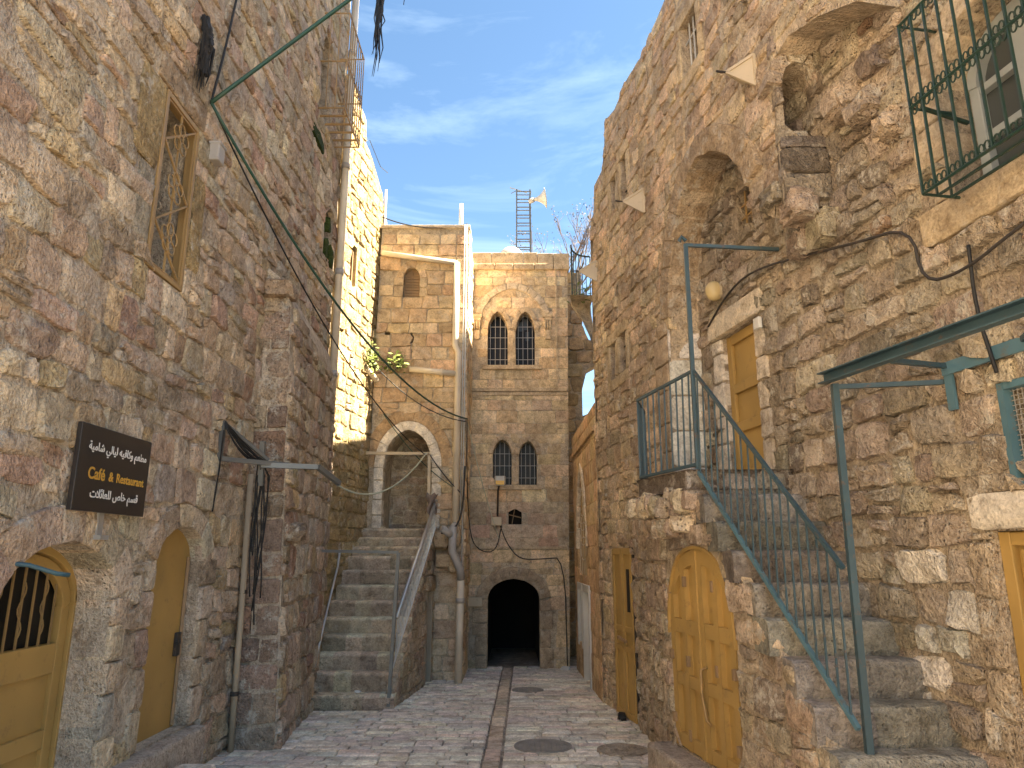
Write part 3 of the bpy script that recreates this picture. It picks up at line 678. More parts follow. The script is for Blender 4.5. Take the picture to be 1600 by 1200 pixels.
for k in range(9): MB().wbox(FE, -2.03, -1.76, 6.62 + k * .055, 6.66 + k * .055, -.13, -.115).build('slat', 'wood', w)
MB().wbox(FE, -1.90, -1.885, 6.6, 7.16, -.13, -.10).build('mullion', 'wood', w)
for hx in (h1, h2): MB().wbox(FE, hx[0][0] - .02, hx[1][0] + .02, hx[0][1] - .02, hx[2][1] + .02, -.25, -.22).build('hole_back', 'void', backl.root)
MB().wbox(FE, -2.5, -.84, 2.22, 2.33, -.85, -.0).build('landing', 'body', backl.root)
m = MB(); m.wbox(FE, -2.6, -2.285, 2.3, 4.3, -.9, -.85); m.build('recess_side', 'white', backl.root)
for i, (x, z, a, b) in enumerate(((-1.22, 2.15, .2, .2), (-1.0, 2.2, .18, .22), (-1.15, 1.8, .22, .17), (-.98, 1.72, .16, .16))):
    rock('corbel_stone', (x, 12.45, z), (a * .8, .2, b * .95), 50 + i, 'ashlar', backl.root, (.46, .36, .24), rough=.12)
m = MB(); m.wbox(front(13.9), -2.6, -.86, -.2, 2.2, 0, .9).wbox(front(13.9), -2.6, -.86, 4.3, 7.9, 0, .9); m.build('house_body', 'body', backl.root)
MB().wbox(front(12.6), -2.52, -.80, 8.0, 8.06, -.6, .05).build('coping', 'body', backl.root, bevel=.01)
backl.stones(298)
t = thing('drainpipe', (-.97, 12.5, -.1), 'cream drainpipe running down the stair house to the paving', 'pipe')
m = MB(); m.tube([(-1.04, 12.5, 7.25), (-1.04, 12.5, 5.62), (-.98, 12.5, 5.5), (-.98, 12.48, 2.35)], .06, 12); m.build('upper_tube', 'pipe', t, smooth=True)
MB().tube([(-1.0, 12.25, 2.35), (-1.0, 12.2, 1.95), (-.86, 12.2, 1.65), (-.85, 12.25, 1.5)], .068, 12).build('elbow', 'pipegrey', t, smooth=True)
MB().tube([(-1.0, 12.25, 2.2), (-1.16, 12.05, 2.32)], .06, 12).build('inlet', 'pipegrey', t, smooth=True)
MB().tube([(-.98, 12.48, 2.4), (-1.0, 12.25, 2.33)], .062, 12).build('joint', 'pipegrey', t, smooth=True)
MB().tube([(-.85, 12.25, 1.55), (-.87, 12.25, -.12)], .062, 12).build('lower_tube', 'pipe', t, smooth=True)
MB().tube([(-.855, 12.25, 1.2), (-.856, 12.25, 1.12)], .074, 12).build('collar', 'pipegrey', t, smooth=True)
t = thing('gutter_pipe', (-1.7, 12.5, 7.2), 'cream pipe sloping across the top of the stair house', 'pipe')
MB().tube([(-2.46, 12.5, 7.45), (-1.04, 12.5, 7.25)], .05, 10).build('tube', 'pipe', t, smooth=True)
t = thing('gutter_pipe', (-1.5, 12.5, 5.1), 'short cream pipe beside the leafy plant on the stair house', 'pipe')
MB().tube([(-1.86, 12.5, 5.18), (-.99, 12.5, 5.09)], .055, 10).build('tube', 'pipe', t, smooth=True); MB().tube([(-1.3, 12.5, 5.122), (-1.26, 12.5, 5.118)], .066, 10).build('collar', 'pipe', t)
for k, (x, lab) in enumerate(((-.90, 'left one of two thin white conduits beside the drainpipe'), (-.86, 'right one of two thin white conduits at the stair house corner'))):
    tag(MB().tube([(x, 12.53, 1.5 if k else 2.6), (x, 12.53, 8.05)], .012, 6).build('conduit', 'whitepaint', smooth=True), lab, 'conduit')
tag(MB().tube([(-1.0, 12.8, 7.9), (-1.0, 12.8, 8.62)], .04, 10).build('roof_pole', 'whitepaint', smooth=True), 'white pole standing on the stair house roof', 'pole')

# ------------------------------------------------------------------ LEFT STAIRS
ls = House('stone_staircase', (-2.1, 11, -.1), 'worn stone stairs climbing to the white arched doorway on the left', 'stairs')
srng = random.Random(77)
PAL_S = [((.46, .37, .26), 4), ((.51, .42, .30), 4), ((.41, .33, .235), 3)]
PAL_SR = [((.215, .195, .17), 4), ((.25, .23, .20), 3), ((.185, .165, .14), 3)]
def step_block(h, x0, x1, y0, y1, z0, z1, fn, seed, nblk=1, yshift=0.0, wear_tint=(.8, 1.3), pal=None):  # treads tinted paler than risers to set the steps apart
    """one step: a slab cut into blocks, with worn rounded nosing"""
    r = random.Random(seed); cuts = [0] + [(i + 1 + r.uniform(-.25, .25)) / nblk for i in range(nblk - 1)] + [1]
    ob = None
    for a, b in zip(cuts[:-1], cuts[1:]):
        X0, X1 = x0 + (x1 - x0) * a + .001, x0 + (x1 - x0) * b - .001; NX = max(3, int((X1 - X0) / .09)); col = pick(pal or PAL_S, r)
        prof = [(0.0, z0), (-.012, z0 + (z1 - z0) * .3), (-.008, z1 - .045), (.012, z1 - .012), (.05, z1), (y1 - y0, z1 + .003)]
        V, F, T = [], [], []
        for i in range(NX + 1):
            x = X0 + (X1 - X0) * i / NX; e = .008 * (1 if i in (0, NX) else 0)
            for (dy, z) in prof:
                q = Vector((x * 4, (y0 + dy) * 4 + seed, z * 4)); k = noise.noise(q) * .016 + noise.noise(q * 3.1) * .007
                V.append((x, y0 + dy + k + e * .7 * (dy < .03) + yshift * (x - x0), z + (k * .7 if z > z0 else 0) - e * .4 * (z > z0))); T.append([min(.75, c_ * (wear_tint[1] if z > z1 - .03 else wear_tint[0])) for c_ in col])
        n = len(prof)
        F = [(i * n + j, (i + 1) * n + j, (i + 1) * n + j + 1, i * n + j + 1) for i in range(NX) for j in range(n - 1)]
        for s_ in (0, NX): 
            k = len(V); V.append((V[s_ * n][0], y1, z0)); T.append(col); F.append(tuple(s_ * n + j for j in range(n)) + (k,))
        mesh_obj('step_stone', V, F, 'step', h, tint=T)
SL = []
for k in range(9): SL.append((10.08 + k * .225, .12 + k * .22 if k else .10))
for k in range(3): SL.append((12.06 + k * .2, 2.03 + k * .155))
def sxr(Y): return -1.6 + .104 * (Y - 10)
def sxl(Y): return max(-2.86, -2.40 - .115 * (Y - 7.9)) if Y < 10.85 else -2.75 + .13 * (Y - 10.85)
for i, (y, z) in enumerate(SL):
    y1 = SL[i + 1][0] + .06 if i + 1 < len(SL) else 12.62; zb = SL[i - 1][1] - .06 if i else -.15
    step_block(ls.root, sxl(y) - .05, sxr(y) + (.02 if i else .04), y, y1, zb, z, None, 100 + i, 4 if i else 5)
FS = lineY(-1.6, 10.0, -1.33, 12.6, 1)
prof = [(12.6, 2.3)]
for y, z in SL[::-1]: prof += [(y + .19, z - .02), (y + .02, z - .02)]
sidew = [(10.1, -.15), (12.6, -.2), (12.6, 2.3)] + [(y + .02, z - .04) for y, z in SL[::-1]]
uh = rect(12.0, 12.42, -.15, 1.3)
masonry(ls, 'side_wall', FS, sidew, [uh], PAL_Elow, 'rough', 'm_gold', ch=(.16, .26), cw=(.2, .4), gap=.02, bulge=(.012, .035), seed=51, grid=.14, thick=.1, reveal=.5,
        customs=[(rect(11.9, 12.55, 1.31, 1.56), (.46, .36, .24), .06, None, -.2)])
MB().wbox(FS, 11.9, 12.5, -.2, 1.4, -.55, -.52).build('cellar_door', 'wood', ls.root)
MB().wbox(FS, 11.97, 12.03, -.13, 1.3, -.06, .02).wbox(FS, 12.39, 12.45, -.13, 1.3, -.06, .02).build('cellar_door_frame', 'conduit', ls.root, bevel=.005)
ls.stones(200)
hr = thing('stair_railing', (-1.55, 10.2, .3), 'silver handrail with scrolled mesh infill on the left stairs', 'railing')
a0, a1 = np.array([-1.58, 10.2, 1.06]), np.array([-1.30, 12.3, 2.8]); b0, b1 = np.array([-1.60, 10.15, .42]), np.array([-1.30, 12.3, 2.35])
MB().tube([a0, a1], .028, 8).build('top_rail', 'silver', hr, smooth=True); MB().tube([b0, b1], .012, 6).build('bottom_rail', 'silver', hr)
for i, t in enumerate(np.linspace(.04, .97, 26)):
    m = MB(); m.bar(a0 + (a1 - a0) * t, b0 + (b1 - b0) * t, .010)
    c = (a0 + (a1 - a0) * t) * .5 + (b0 + (b1 - b0) * t) * .5
    m.tube([c + np.array([0, .035 * math.cos(q), .05 * math.sin(q)]) for q in np.linspace(0, 2 * math.pi, 9)], .005, 4, False); m.build('baluster', 'silver', hr)
gt = thing('gate_frame', (-1.62, 10.12, -.1), 'thin grey steel gate frame across the foot of the left stairs', 'gate frame')
MB().bar((-1.63, 10.1, -.05), (-1.57, 10.1, 1.93), .045).build('post', 'grey', gt); MB().bar((-1.57, 10.1, 1.93), (-2.72, 10.1, 1.95), .04).build('crossbar', 'grey', gt)
tag(MB().tube([(-2.66, 10.15, .40), (-2.70, 11.0, 1.28), (-2.72, 11.45, 1.72), (-2.71, 11.5, 1.98)], .018, 7).build('wall_handrail', 'silver', smooth=True), 'thin silver rail bent along the wall left of the stairs', 'handrail')
ft = thing('door_canopy_frame', (-1.95, 12.4, 2.4), 'cream steel frame standing before the white arched doorway', 'frame')
MB().bar((-2.56, 12.4, 3.63), (-1.44, 12.4, 3.62), .05).build('crossbar', 'cream', ft); MB().bar((-1.45, 12.4, 3.62), (-1.43, 12.4, 2.45), .05).build('post', 'cream', ft)
V, F = [], []
for i in range(9):
    for j in range(9):
        u, w = i / 8, j / 8 - .5; V.append((-1.36 + .16 * w + .03 * math.sin(u * 7 + w * 5), 12.2 + .12 * math.sin(w * 9) * u + .1 * w, 2.92 - .38 * u * (1 - .3 * abs(w)) + .03 * math.sin(w * 14) - (.0 if i else .02)))
F = [(i * 9 + j, i * 9 + j + 1, i * 9 + j + 10, i * 9 + j + 9) for i in range(8) for j in range(8)]
o = tag(mesh_obj('draped_cloth', V, F, 'cloth', None, smooth=True), 'brown cloth draped over the top of the silver stair railing', 'cloth'); md = o.modifiers.new('s', 'SOLIDIFY'); md.thickness = .012

# ------------------------------------------------------------------ CENTRAL HOUSE with paired windows
back = House('central_house', (.2, 14, -.16), 'tall stone house closing the alley with paired arched windows and dark passage')
FF = front(14.0)
PAL_F = [((.50, .385, .235), 5), ((.46, .35, .21), 4), ((.54, .43, .275), 4)]
PAL_Fm = [((.45, .36, .25), 4), ((.44, .31, .21), 1.5), ((.40, .31, .21), 3), ((.5, .41, .29), 2)]
ps = ngon_arch(-.46, .52, -.2, 1.08, 1.45, 14)
uw = [ngon_arch(-.50, -.09, 5.66, 6.42, 6.80, 12, 1.8, 1.5), ngon_arch(.08, .47, 5.66, 6.42, 6.80, 12, 1.8, 1.5)]
lw = [ngon_arch(-.38, -.01, 3.23, 3.84, 4.12, 10, 1.8, 1.5), ngon_arch(.14, .49, 3.23, 3.82, 4.09, 10, 1.8, 1.5)]
sq = rect(-.07, .19, 2.47, 2.77)
big = arch_line(-.62, .64, 6.74, 7.30, 16, 1.8, 1.6)
cF = [(p, (.56, .48, .37), .035, 'ashlar', -.1) for p in voussoirs(big, .14, 9)]
for w in uw + lw: cF += [(p, (.48, .39, .28), .035, 'ashlar', -.15) for p in voussoirs(w[1:-1], .10, 5)]
cF += [(p, (.40, .32, .23), .03, 'ashlar', -.15) for p in voussoirs(ps[1:-1], .22, 9) + quoins(-.46, -.15, 1.08, -1, (.22, .3), (.22, .36), rA) + quoins(.52, -.15, 1.08, 1, (.2, .3), (.22, .36), rA)]
cF += [(rect(-.085, .075, 5.66, 6.38), (.50, .41, .29), .03, 'ashlar'), (rect(-.005, .135, 3.23, 3.84), (.47, .38, .27), .02, 'ashlar')]
masonry(back, 'wall', FF, [(-.86, -.2), (1.07, -.2), (1.17, 7.78), (-.80, 7.83)], [ps] + uw + lw + [sq], PAL_F, 'ashlar', 'm_grey', ch=(.19, .26), cw=(.26, .46), gap=.010, bulge=(.005, .012), jit=.008, wave=.006,
        customs=cF, grid=.2, thick=.4, reveal=.35, seed=61, split=.03, palfn=lambda c, r: PAL_Fm if 2.0 < c[1] < 2.95 else PAL_F, rough=.5, cut=.1, crisp=True)
def fbox(name, x0, x1, z0, z1, d0, d1, mat='ashlar_plain', par=back.root, bev=.008): return MB().wbox(FF, x0, x1, z0, z1, d0, d1).build(name, mat, par, bevel=bev)
M['ashlar_plain'] = stone_mat('dressed_stone', False, (.50, .41, .29), bump=.4, lichen=.3, pits=.25, dist=.015)
fbox('string_course', -.82, 1.12, 5.10, 5.17, -.02, .055); fbox('string_course', -.82, 1.11, 5.02, 5.095, -.02, .03)
fbox('string_course', -.84, 1.06, 2.0, 2.05, -.02, .05)
fbox('window_sill', -.6, .6, 5.56, 5.645, -.05, .07); fbox('window_sill', -.46, .58, 3.13, 3.22, -.05, .06)
fbox('pilaster', .90, .935, 5.2, 7.75, 0, .035, bev=.004)
x = -.84
for i, wd in enumerate((.42, .3, .36, .3, .34, .33)):
    fbox('parapet_stone', x, x + wd - .006, 7.86 + (i % 2) * .002, 8.12 - .02 * (i > 3), -.25, .03, bev=.012); x += wd
x = -.85
for wd in (.5, .38, .45, .4, .33): fbox('cornice_stone', x, x + wd - .005, 7.72, 7.855, -.25, .075, bev=.02); x += wd
for sx in (-.72, .74):
    c = MB().wbox(FF, sx - .1, sx + .1, 6.66, 6.73, 0, .10).wbox(FF, sx - .08, sx + .08, 6.6, 6.658, 0, .085).build('capital', 'ashlar_plain', back.root, bevel=.008)
    for k in range(3): MB().tube([FF.P(sx - .05 + k * .05, z, .05) for z in (6.40, 6.5, 6.6)], [.018, .024, .03], 6).build('carved_leaf', 'ashlar_plain', c, smooth=True)
    MB().wbox(FF, sx - .055, sx + .055, 6.20, 6.395, 0, .05).build('shaft', 'ashlar_plain', c, bevel=.01)
def barred(poly, x0, x1, z0, z1, lab, nb=4, rows=4):
    w = MB().prism(FF, poly, -.33, -.31).build('window', 'glass', back.root); w['label'] = lab
    cx = (x0 + x1) / 2
    top = lambda x: np.interp(x, [p[0] for p in poly[1:-1]], [p[1] for p in poly[1:-1]])
    for i in range(nb): x = x0 + (x1 - x0) * (i + .5) / nb; MB().bar(FF.P(x, z0, -.1), FF.P(x, top(x), -.1), .009).build('bar', 'pipegrey', w)
    for j in range(rows): z = z0 + (z1 - z0) * (j + .6) / rows; MB().bar(FF.P(x0, z, -.105), FF.P(x1, z, -.105), .009).build('bar', 'pipegrey', w)
    return w
barred(uw[0], -.5, -.09, 5.66, 6.6, 'left upper arched window with white bars'); w = barred(uw[1], .08, .47, 5.66, 6.6, 'right upper arched window, white bars and pale broken panes')
MB().wbox(FF, .285, .36, 6.26, 6.46, -.3, -.295).wbox(FF, .12, .22, 6.47, 6.68, -.3, -.295).wbox(FF, .25, .33, 6.5, 6.74, -.3, -.295).build('pale_pane', 'paleglass', w)
barred(lw[0], -.38, -.01, 3.23, 3.95, 'left lower arched window with white bars', 4, 3); barred(lw[1], .14, .49, 3.23, 3.95, 'right lower arched window with white bars', 4, 3)
w = MB().wbox(FF, -.1, .22, 2.44, 2.8, -.35, -.3).build('window', 'void', back.root); m = MB(); m.bar(FF.P(-.06, 2.66, -.12), FF.P(.18, 2.6, -.12), .02); m.bar(FF.P(.0, 2.48, -.12), FF.P(.05, 2.76, -.12), .015); m.build('bar', 'wood', w)
m = MB(); bx = Fr((0, 0, 0), (1, 0, 0), (0, 1, 0))
for a in ((-.9, -.52, -.3, 1.7, 14.4, 18), (.58, 1.05, -.3, 1.7, 14.4, 18), (-.9, 1.05, 1.6, 7.7, 14.4, 18.5), (-.9, 1.05, -.3, 1.7, 17.9, 18.4)): m.wbox(bx, a[0], a[1], a[2], a[3], a[4], a[5])
m.build('house_body', 'body', back.root)
MB().wbox(bx, -.515, -.48, -.4, 1.5, 14.36, 17.9).wbox(bx, .54, .575, -.4, 1.5, 14.36, 17.9).wbox(bx, -.48, .54, -.4, 1.5, 17.8, 17.88).build('passage_shade', 'void', back.root)  # lining and ceiling coloured near-black to stand for the passage's deep shade
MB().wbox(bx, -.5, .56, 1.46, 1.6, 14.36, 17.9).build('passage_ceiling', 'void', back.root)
back.stones(298)
# lamp, boxes and roof things on the central house
t = thing('floodlight', FF.P(-.23, 3.15, .3), 'small amber-lensed floodlight on a stalk below the lower windows', 'light')
MB().tube([FF.P(-.28, 2.62, .05), FF.P(-.27, 3.1, .2), FF.P(-.24, 3.22, .3)], .018, 7).build('stalk', 'iron', t, smooth=True)
MB().hexa([FF.P(-.34, 3.22, .22), FF.P(-.12, 3.22, .22), FF.P(-.12, 3.38, .22), FF.P(-.34, 3.38, .22), FF.P(-.32, 3.17, .42), FF.P(-.14, 3.17, .42), FF.P(-.14, 3.36, .40), FF.P(-.32, 3.36, .40)]).build('housing', 'horn', t, bevel=.02)
MB().wbox(FF, -.31, -.15, 3.19, 3.27, .42, .43).build('lens', 'amber', t, bevel=.005)
tag(MB().wbox(FF, -.40, -.2, 2.44, 2.6, .03, .13).build('meter_box', 'cream', bevel=.01), 'small cream meter box below the floodlight', 'electrical box')
tag(MB().wbox(FF, -.82, -.56, .95, 1.12, .03, .09).build('wall_box', 'cream', bevel=.01), 'flat cream box left of the dark passage arch', 'electrical box')
tw = thing('antenna_tower', (.25, 15.2, 8.0), 'steel lattice ladder tower rising from the central house roof', 'tower')
for sx in (.10, .44):
    for sy in (15.0, 15.35): MB().bar((sx, sy, 7.7), (sx * .9 + .02, sy, 10.15), .03).build('upright', 'grey', tw)
for k in range(12):
    z = 7.9 + k * .2; m = MB(); m.bar((.1, 15.0, z), (.44, 15.0, z), .02); m.bar((.1, 15.35, z + .1), (.44, 15.35, z + .1), .018); m.bar((.1, 15.0, z), (.1, 15.35, z + .1), .016); m.bar((.44, 15.0, z), (.44, 15.35, z + .1), .016); m.build('rung', 'grey', tw)
MB().bar((-.05, 15.0, 10.2), (.35, 15.1, 10.12), .015).bar((-.02, 15.0, 10.05), (.1, 15.0, 10.12), .012).build('antenna', 'grey', tw)
sp = thing('loudspeaker', (.62, 15.0, 9.7), 'pale horn loudspeaker mounted near the top of the lattice tower', 'loudspeaker')
rr = [.03, .05, .07, .11, .17, .235]; xs_ = [0, .12, .16, .22, .28, .31]
MB().tube([(.46 + a, 14.95, 9.86 + a * .15) for a in xs_], rr, 18).build('horn', 'horn', sp, smooth=True)
MB().tube([(.40, 15.0, 9.84), (.50, 14.95, 9.86)], .055, 10).build('driver', 'horn', sp, smooth=True)
V, F = [], []
for i in range(7):
    for j in range(20): a = math.pi * .5 * i / 6; V.append((-.02 + .27 * math.sin(a) * math.cos(j * math.pi / 10), 14.8 - .1 * math.cos(a), 8.36 + .27 * math.sin(a) * math.sin(j * math.pi / 10)))
F = [(i * 20 + j, i * 20 + (j + 1) % 20, (i + 1) * 20 + (j + 1) % 20, (i + 1) * 20 + j) for i in range(6) for j in range(20)]
dish = tag(mesh_obj('satellite_dish', V, F, 'horn', None, smooth=True), 'grey satellite dish on the roof left of the lattice tower', 'satellite dish')
MB().tube([(-.02, 14.8, 7.9), (-.02, 14.82, 8.18)], .03, 8).build('mount', 'grey', dish)

# ------------------------------------------------------------------ bare tree behind
tree = thing('bare_tree', (1.2, 19, -.2), 'bare winter tree with sparse leaves behind the central house', 'tree')
tr = random.Random(12); wood = MB(); leaves = MB()
def grow(p, d, L_, r, lv):
    pts = [p]; q = Vector(p); dd = Vector(d)
    for i in range(4): dd = (dd + Vector((tr.gauss(0, .13), tr.gauss(0, .13), .05))).normalized(); q = q + dd * L_ / 4; pts.append(tuple(q))
    wood.tube(pts, [r * (1 - .12 * i) for i in range(5)], 5)
    if lv == 0:
        for i in range(tr.randint(1, 4)):
            c = q + Vector((tr.gauss(0, .06), tr.gauss(0, .06), tr.gauss(0, .06))); a = Vector((tr.gauss(0, 1), tr.gauss(0, 1), tr.gauss(0, 1))).normalized() * .05; b = a.orthogonal().normalized() * .028
            leaves.add([c, c + a * .5 + b, c + a, c + a * .5 - b], [(0, 1, 2, 3)])
        return
    for i in range(3 if lv > 1 else 4):
        nd = (dd + Vector((tr.gauss(0, .42), tr.gauss(0, .42), tr.uniform(.0, .35)))).normalized(); grow(tuple(Vector(pts[tr.randint(2, 4)])), nd, L_ * tr.uniform(.6, .8), r * .55, lv - 1)
wood.tube([(1.3, 19, -.2), (1.3, 19, 4), (1.35, 19, 9.0)], [.16, .13, .08], 8)
for a in range(7): grow((1.35, 19, 8.2 + .13 * a), (math.cos(a * 1.1) * .7 + .15, math.sin(a * 1.1) * .5, .75), 1.3, .035, 3)
wood.build('trunk', 'bark', tree); leaves.build('crown', 'dryleaf', tree)

# ------------------------------------------------------------------ RIGHT BACK LOW WALL and house behind it
low = House('low_shop', (1.22, 12.5, -.1), 'low orange plastered shop wall with pointed arch window beside the passage', 'shop')
FH = lineY(1.20, 14.0, 1.26, 10.5, -1)
pa = arch_line(11.95, 13.35, 2.0, 3.35, 14, 1.5, 1.25); ph = [(11.95, 1.55)] + pa + [(13.35, 1.55)]; dh = rect(11.75, 12.55, -.2, 1.32); wh = rect(12.75, 13.35, .35, 1.32)
masonry(low, 'wall', FH, [(10.6, -.2), (13.99, -.2), (13.99, 4.15), (10.6, 4.15)], [ph, dh, wh], [((.48, .34, .19), 3), ((.44, .29, .16), 3)], 'ashlar', 'plaster', ch=(.28, .34), cw=(.4, .6), gap=.008, bulge=(.006, .012), jit=.004, wave=0, grid=.25, seed=71, split=0, reveal=.2, rough=.3, cut=.08,
        customs=[(p, (.72, .65, .53), .03, 'ashlar', -.1) for p in voussoirs(pa, .14, 8)])
MB().wbox(FH, 10.6, 13.98, 3.72, 3.80, 0, .05).build('cornice', 'plaster', low.root, bevel=.01)
m = MB(); m.prism(FH, ph, -.06, -.04); w = m.build('window', 'yellow', low.root)
for k in range(5): MB().bar(FH.P(12.1 + k * .27, 1.56, -.02), FH.P(12.1 + k * .27, 2.9 - abs(k - 2) * .35, -.02), .015).build('bar', 'cream', w)
for k in range(4): MB().tube([FH.P(12.65 + .45 * math.cos(t), 2.0 + k * .25 + .2 * math.sin(t), -.02) for t in np.linspace(0, 6.28, 13)], .008, 4, False).build('scroll', 'cream', w)
for hh, nm in ((dh, 'door'), (wh, 'window')):
    d_ = MB().wbox(FH, hh[0][0], hh[1][0], hh[0][1], hh[2][1], -.10, -.07).build(nm, 'cream' if nm == 'door' else 'paleglass', low.root)
    a, b, c, e = hh[0][0], hh[1][0], max(hh[0][1], -.15), hh[2][1]
    MB().wbox(FH, a - .06, a + .03, c, e + .1, -.1, .03).wbox(FH, b - .03, b + .06, c, e + .1, -.1, .03).wbox(FH, a + .032, b - .032, e - .02, e + .098, -.1, .03).build('frame', 'whitepaint', d_, bevel=.008)
body(low, 1.6, 5.5, 10.6, 14.2, -.2, 3.9); low.stones(120)
rear = House('rear_house', (1.45, 16, -.2), 'brown stone block pier and arch seen in the gap right of the central house')
FR = front(16.0)
ra = arch_line(1.58, 2.9, 5.6, 6.45, 10)
masonry(rear, 'pier', FR, [(1.1, -.2), (1.62, -.2), (1.62, 5.6), (1.75, 6.1), (2.2, 6.35), (2.9, 6.4), (2.9, 6.75), (1.66, 6.75), (1.66, 8.5), (1.1, 8.5)], [], [((.36, .25, .12), 3), ((.42, .31, .17), 3)], 'ashlar', 'm_gold', ch=(.28, .36), cw=(.28, .45), grid=.25, thick=.5, seed=81, split=0)
FR2 = lineY(2.4, 15.0, 2.3, 19, -1)
masonry(rear, 'far_wall', front(19.0), [(1.5, -.2), (2.25, -.2), (2.25, 5.7), (1.5, 5.4)], [], PAL_G, 'ashlar', 'm_gold', ch=(.3, .4), cw=(.3, .5), grid=.4, thick=.3, seed=82)
body(rear, 3.3, 12, 11.05, 14.9, -.2, 10.9); body(rear, 3.31, 12, 14.91, 19, -.2, 12.0); rear.stones(100)  # unseen blocks, heights set to shadow the sunlit wall's foot and the pier

# ------------------------------------------------------------------ RIGHT HOUSE
right = House('right_house', (1.9, 7, 0), 'large rough stone house with blue stair railing along the right of the alley')
FJ = Fr((3.49, 0, 0), (-.175, 1, 0), np.array([-1, -.175, 0]) / math.hypot(1, .175))
FDd = Fr((3.164, 0, 0), (-.18, 1, 0), np.array([-1, -.18, 0]) / math.hypot(1, .18))
PAL_D = [((.53, .40, .255), 5), ((.48, .36, .23), 5), ((.57, .44, .29), 3), ((.43, .32, .21), 2)]
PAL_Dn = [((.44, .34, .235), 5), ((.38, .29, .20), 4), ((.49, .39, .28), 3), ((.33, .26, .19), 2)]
PAL_J = [((.36, .30, .225), 5), ((.31, .255, .19), 5), ((.41, .345, .26), 4), ((.26, .215, .165), 2), ((.32, .22, .15), .4)]
PAL_Jw = [((.56, .53, .47), 5), ((.38, .34, .29), 3), ((.32, .265, .205), 2)]
# main wall (set back)
jd = rect(6.53, 7.20, 2.62, 4.12); jw = rect(6.42, 6.70, 5.1, 5.52); jr = rect(3.15, 4.17, .3, 2.03); jm = rect(3.1, 3.95, 2.27, 2.83)
ja = ngon_arch(3.25, 4.05, 4.09, 4.85, 5.2, 10); jn = ngon_arch(5.08, 5.62, 5.3, 5.9, 6.15, 8)
cJ = [(rect(6.35, 7.42, 4.13, 4.37), (.60, .53, .43), .07, 'ashlar', -.15), (rect(3.05, 4.28, 2.04, 2.24), (.62, .58, .52), .05, 'ashlar', -.1), (rect(2.9, 4.33, 3.84, 4.08), (.48, .39, .27), .06, 'ashlar', -.3)]
cJ += [(p, (.66, .61, .54), .04, 'ashlar', -.2) for p in quoins(7.20, 2.62, 4.12, 1, (.16, .24), (.28, .42), rA)] + [(p, (.58, .51, .42), .035, 'ashlar', -.2) for p in quoins(6.53, 2.62, 4.12, -1, (.14, .22), (.22, .36), rA)]
cJ += [(p, (.48, .40, .30), .03, 'ashlar', -.3) for p in quoins(4.05, 4.09, 4.85, 1, (.12, .3), (.22, .3), rA)] + [(p, (.48, .40, .30), .03, 'ashlar', -.3) for p in voussoirs(ja[1:-1], .2, 7)]
cJ += [(p, (.44, .36, .27), .03, None, -.2) for p in quoins(4.17, .3, 2.03, 1, (.1, .2), (.25, .4), rA)]
masonry(right, 'main_wall', FJ, [(1.6, -.1), (7.76, -.1), (7.76, 8.2), (1.6, 7.0)], [jd, jw, jr, jm, ja], PAL_J, 'rough2', 'm_near', ch=(.17, .30), cw=(.17, .42), gap=.028, bulge=(.022, .058), jit=.036, wave=.04, customs=cJ, grid=.12, thick=.4, reveal=.3, seed=91, bed=.014,
        palfn=lambda c, r: PAL_Jw if (c[1] < 1.9 and c[0] < 4.9 and r.random() < .7) else PAL_J, rough=1.6)
# outer leaf of the wall with the relieving arch
archD = [(7.60, 4.5), (7.5, 5.03), (7.38, 5.37), (7.17, 5.66), (6.92, 5.87), (6.65, 5.93), (6.37, 5.83), (6.07, 5.61), (5.86, 5.34), (5.78, 5.1)]
outD = [(10.55, -.2), (7.72, -.2), (7.72, 3.75)] + archD + [(5.72, 4.85), (5.42, 4.62), (5.3, 4.95), (5.28, 5.35), (5.25, 5.98), (5.0, 6.04), (4.6, 5.88), (4.2, 5.66), (4.15, 7.4), (6.0, 8.3), (7.26, 8.45), (8.15, 8.28), (8.7, 8.36), (9.2, 8.25), (9.68, 8.36), (9.74, 7.9), (9.9, 7.66), (10.3, 7.62), (10.38, 7.1), (10.55, 6.9)]
dw = [rect(6.52, 6.93, 7.05, 7.72), rect(8.80, 9.04, 6.66, 7.32), rect(9.27, 9.48, 6.64, 7.24), rect(9.09, 9.35, 4.29, 4.82), rect(9.52, 9.74, 4.28, 4.79), rect(9.3, 9.4, 5.35, 5.56), rect(9.10, 9.84, -.1, 1.98)]
cD = [(p, (.42, .33, .235), .04, 'ashlar', -.3) for p in quoins(7.72, 2.7, 4.5, 1, (.22, .4), (.28, .4), rA)] + [(list(reversed(p)), (.44, .34, .235), .05, None, -.3) for p in voussoirs(archD[::-1], .26, 11)]
surround = (.52, .42, .28)
for q in dw[:5]:
    a, b, c, e = q[0][0], q[1][0], q[0][1], q[2][1]
    cD += [(rect(a - .1, b + .1, c - .16, c - .005), surround, .03, 'ashlar'), (rect(a - .12, b + .12, e + .005, e + .16), surround, .025, 'ashlar'), (rect(b + .006, b + .1, c + .01, e - .01), surround, .025, 'ashlar'), (rect(a - .1, a - .006, c + .01, e - .01), surround, .025, 'ashlar')]
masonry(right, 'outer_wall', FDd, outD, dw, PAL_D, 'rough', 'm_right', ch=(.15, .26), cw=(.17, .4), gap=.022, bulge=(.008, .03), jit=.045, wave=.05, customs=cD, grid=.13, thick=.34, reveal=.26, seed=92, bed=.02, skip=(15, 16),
        palfn=lambda c, r: PAL_Dn if c[0] < 6.2 else PAL_D, rough=1.3)
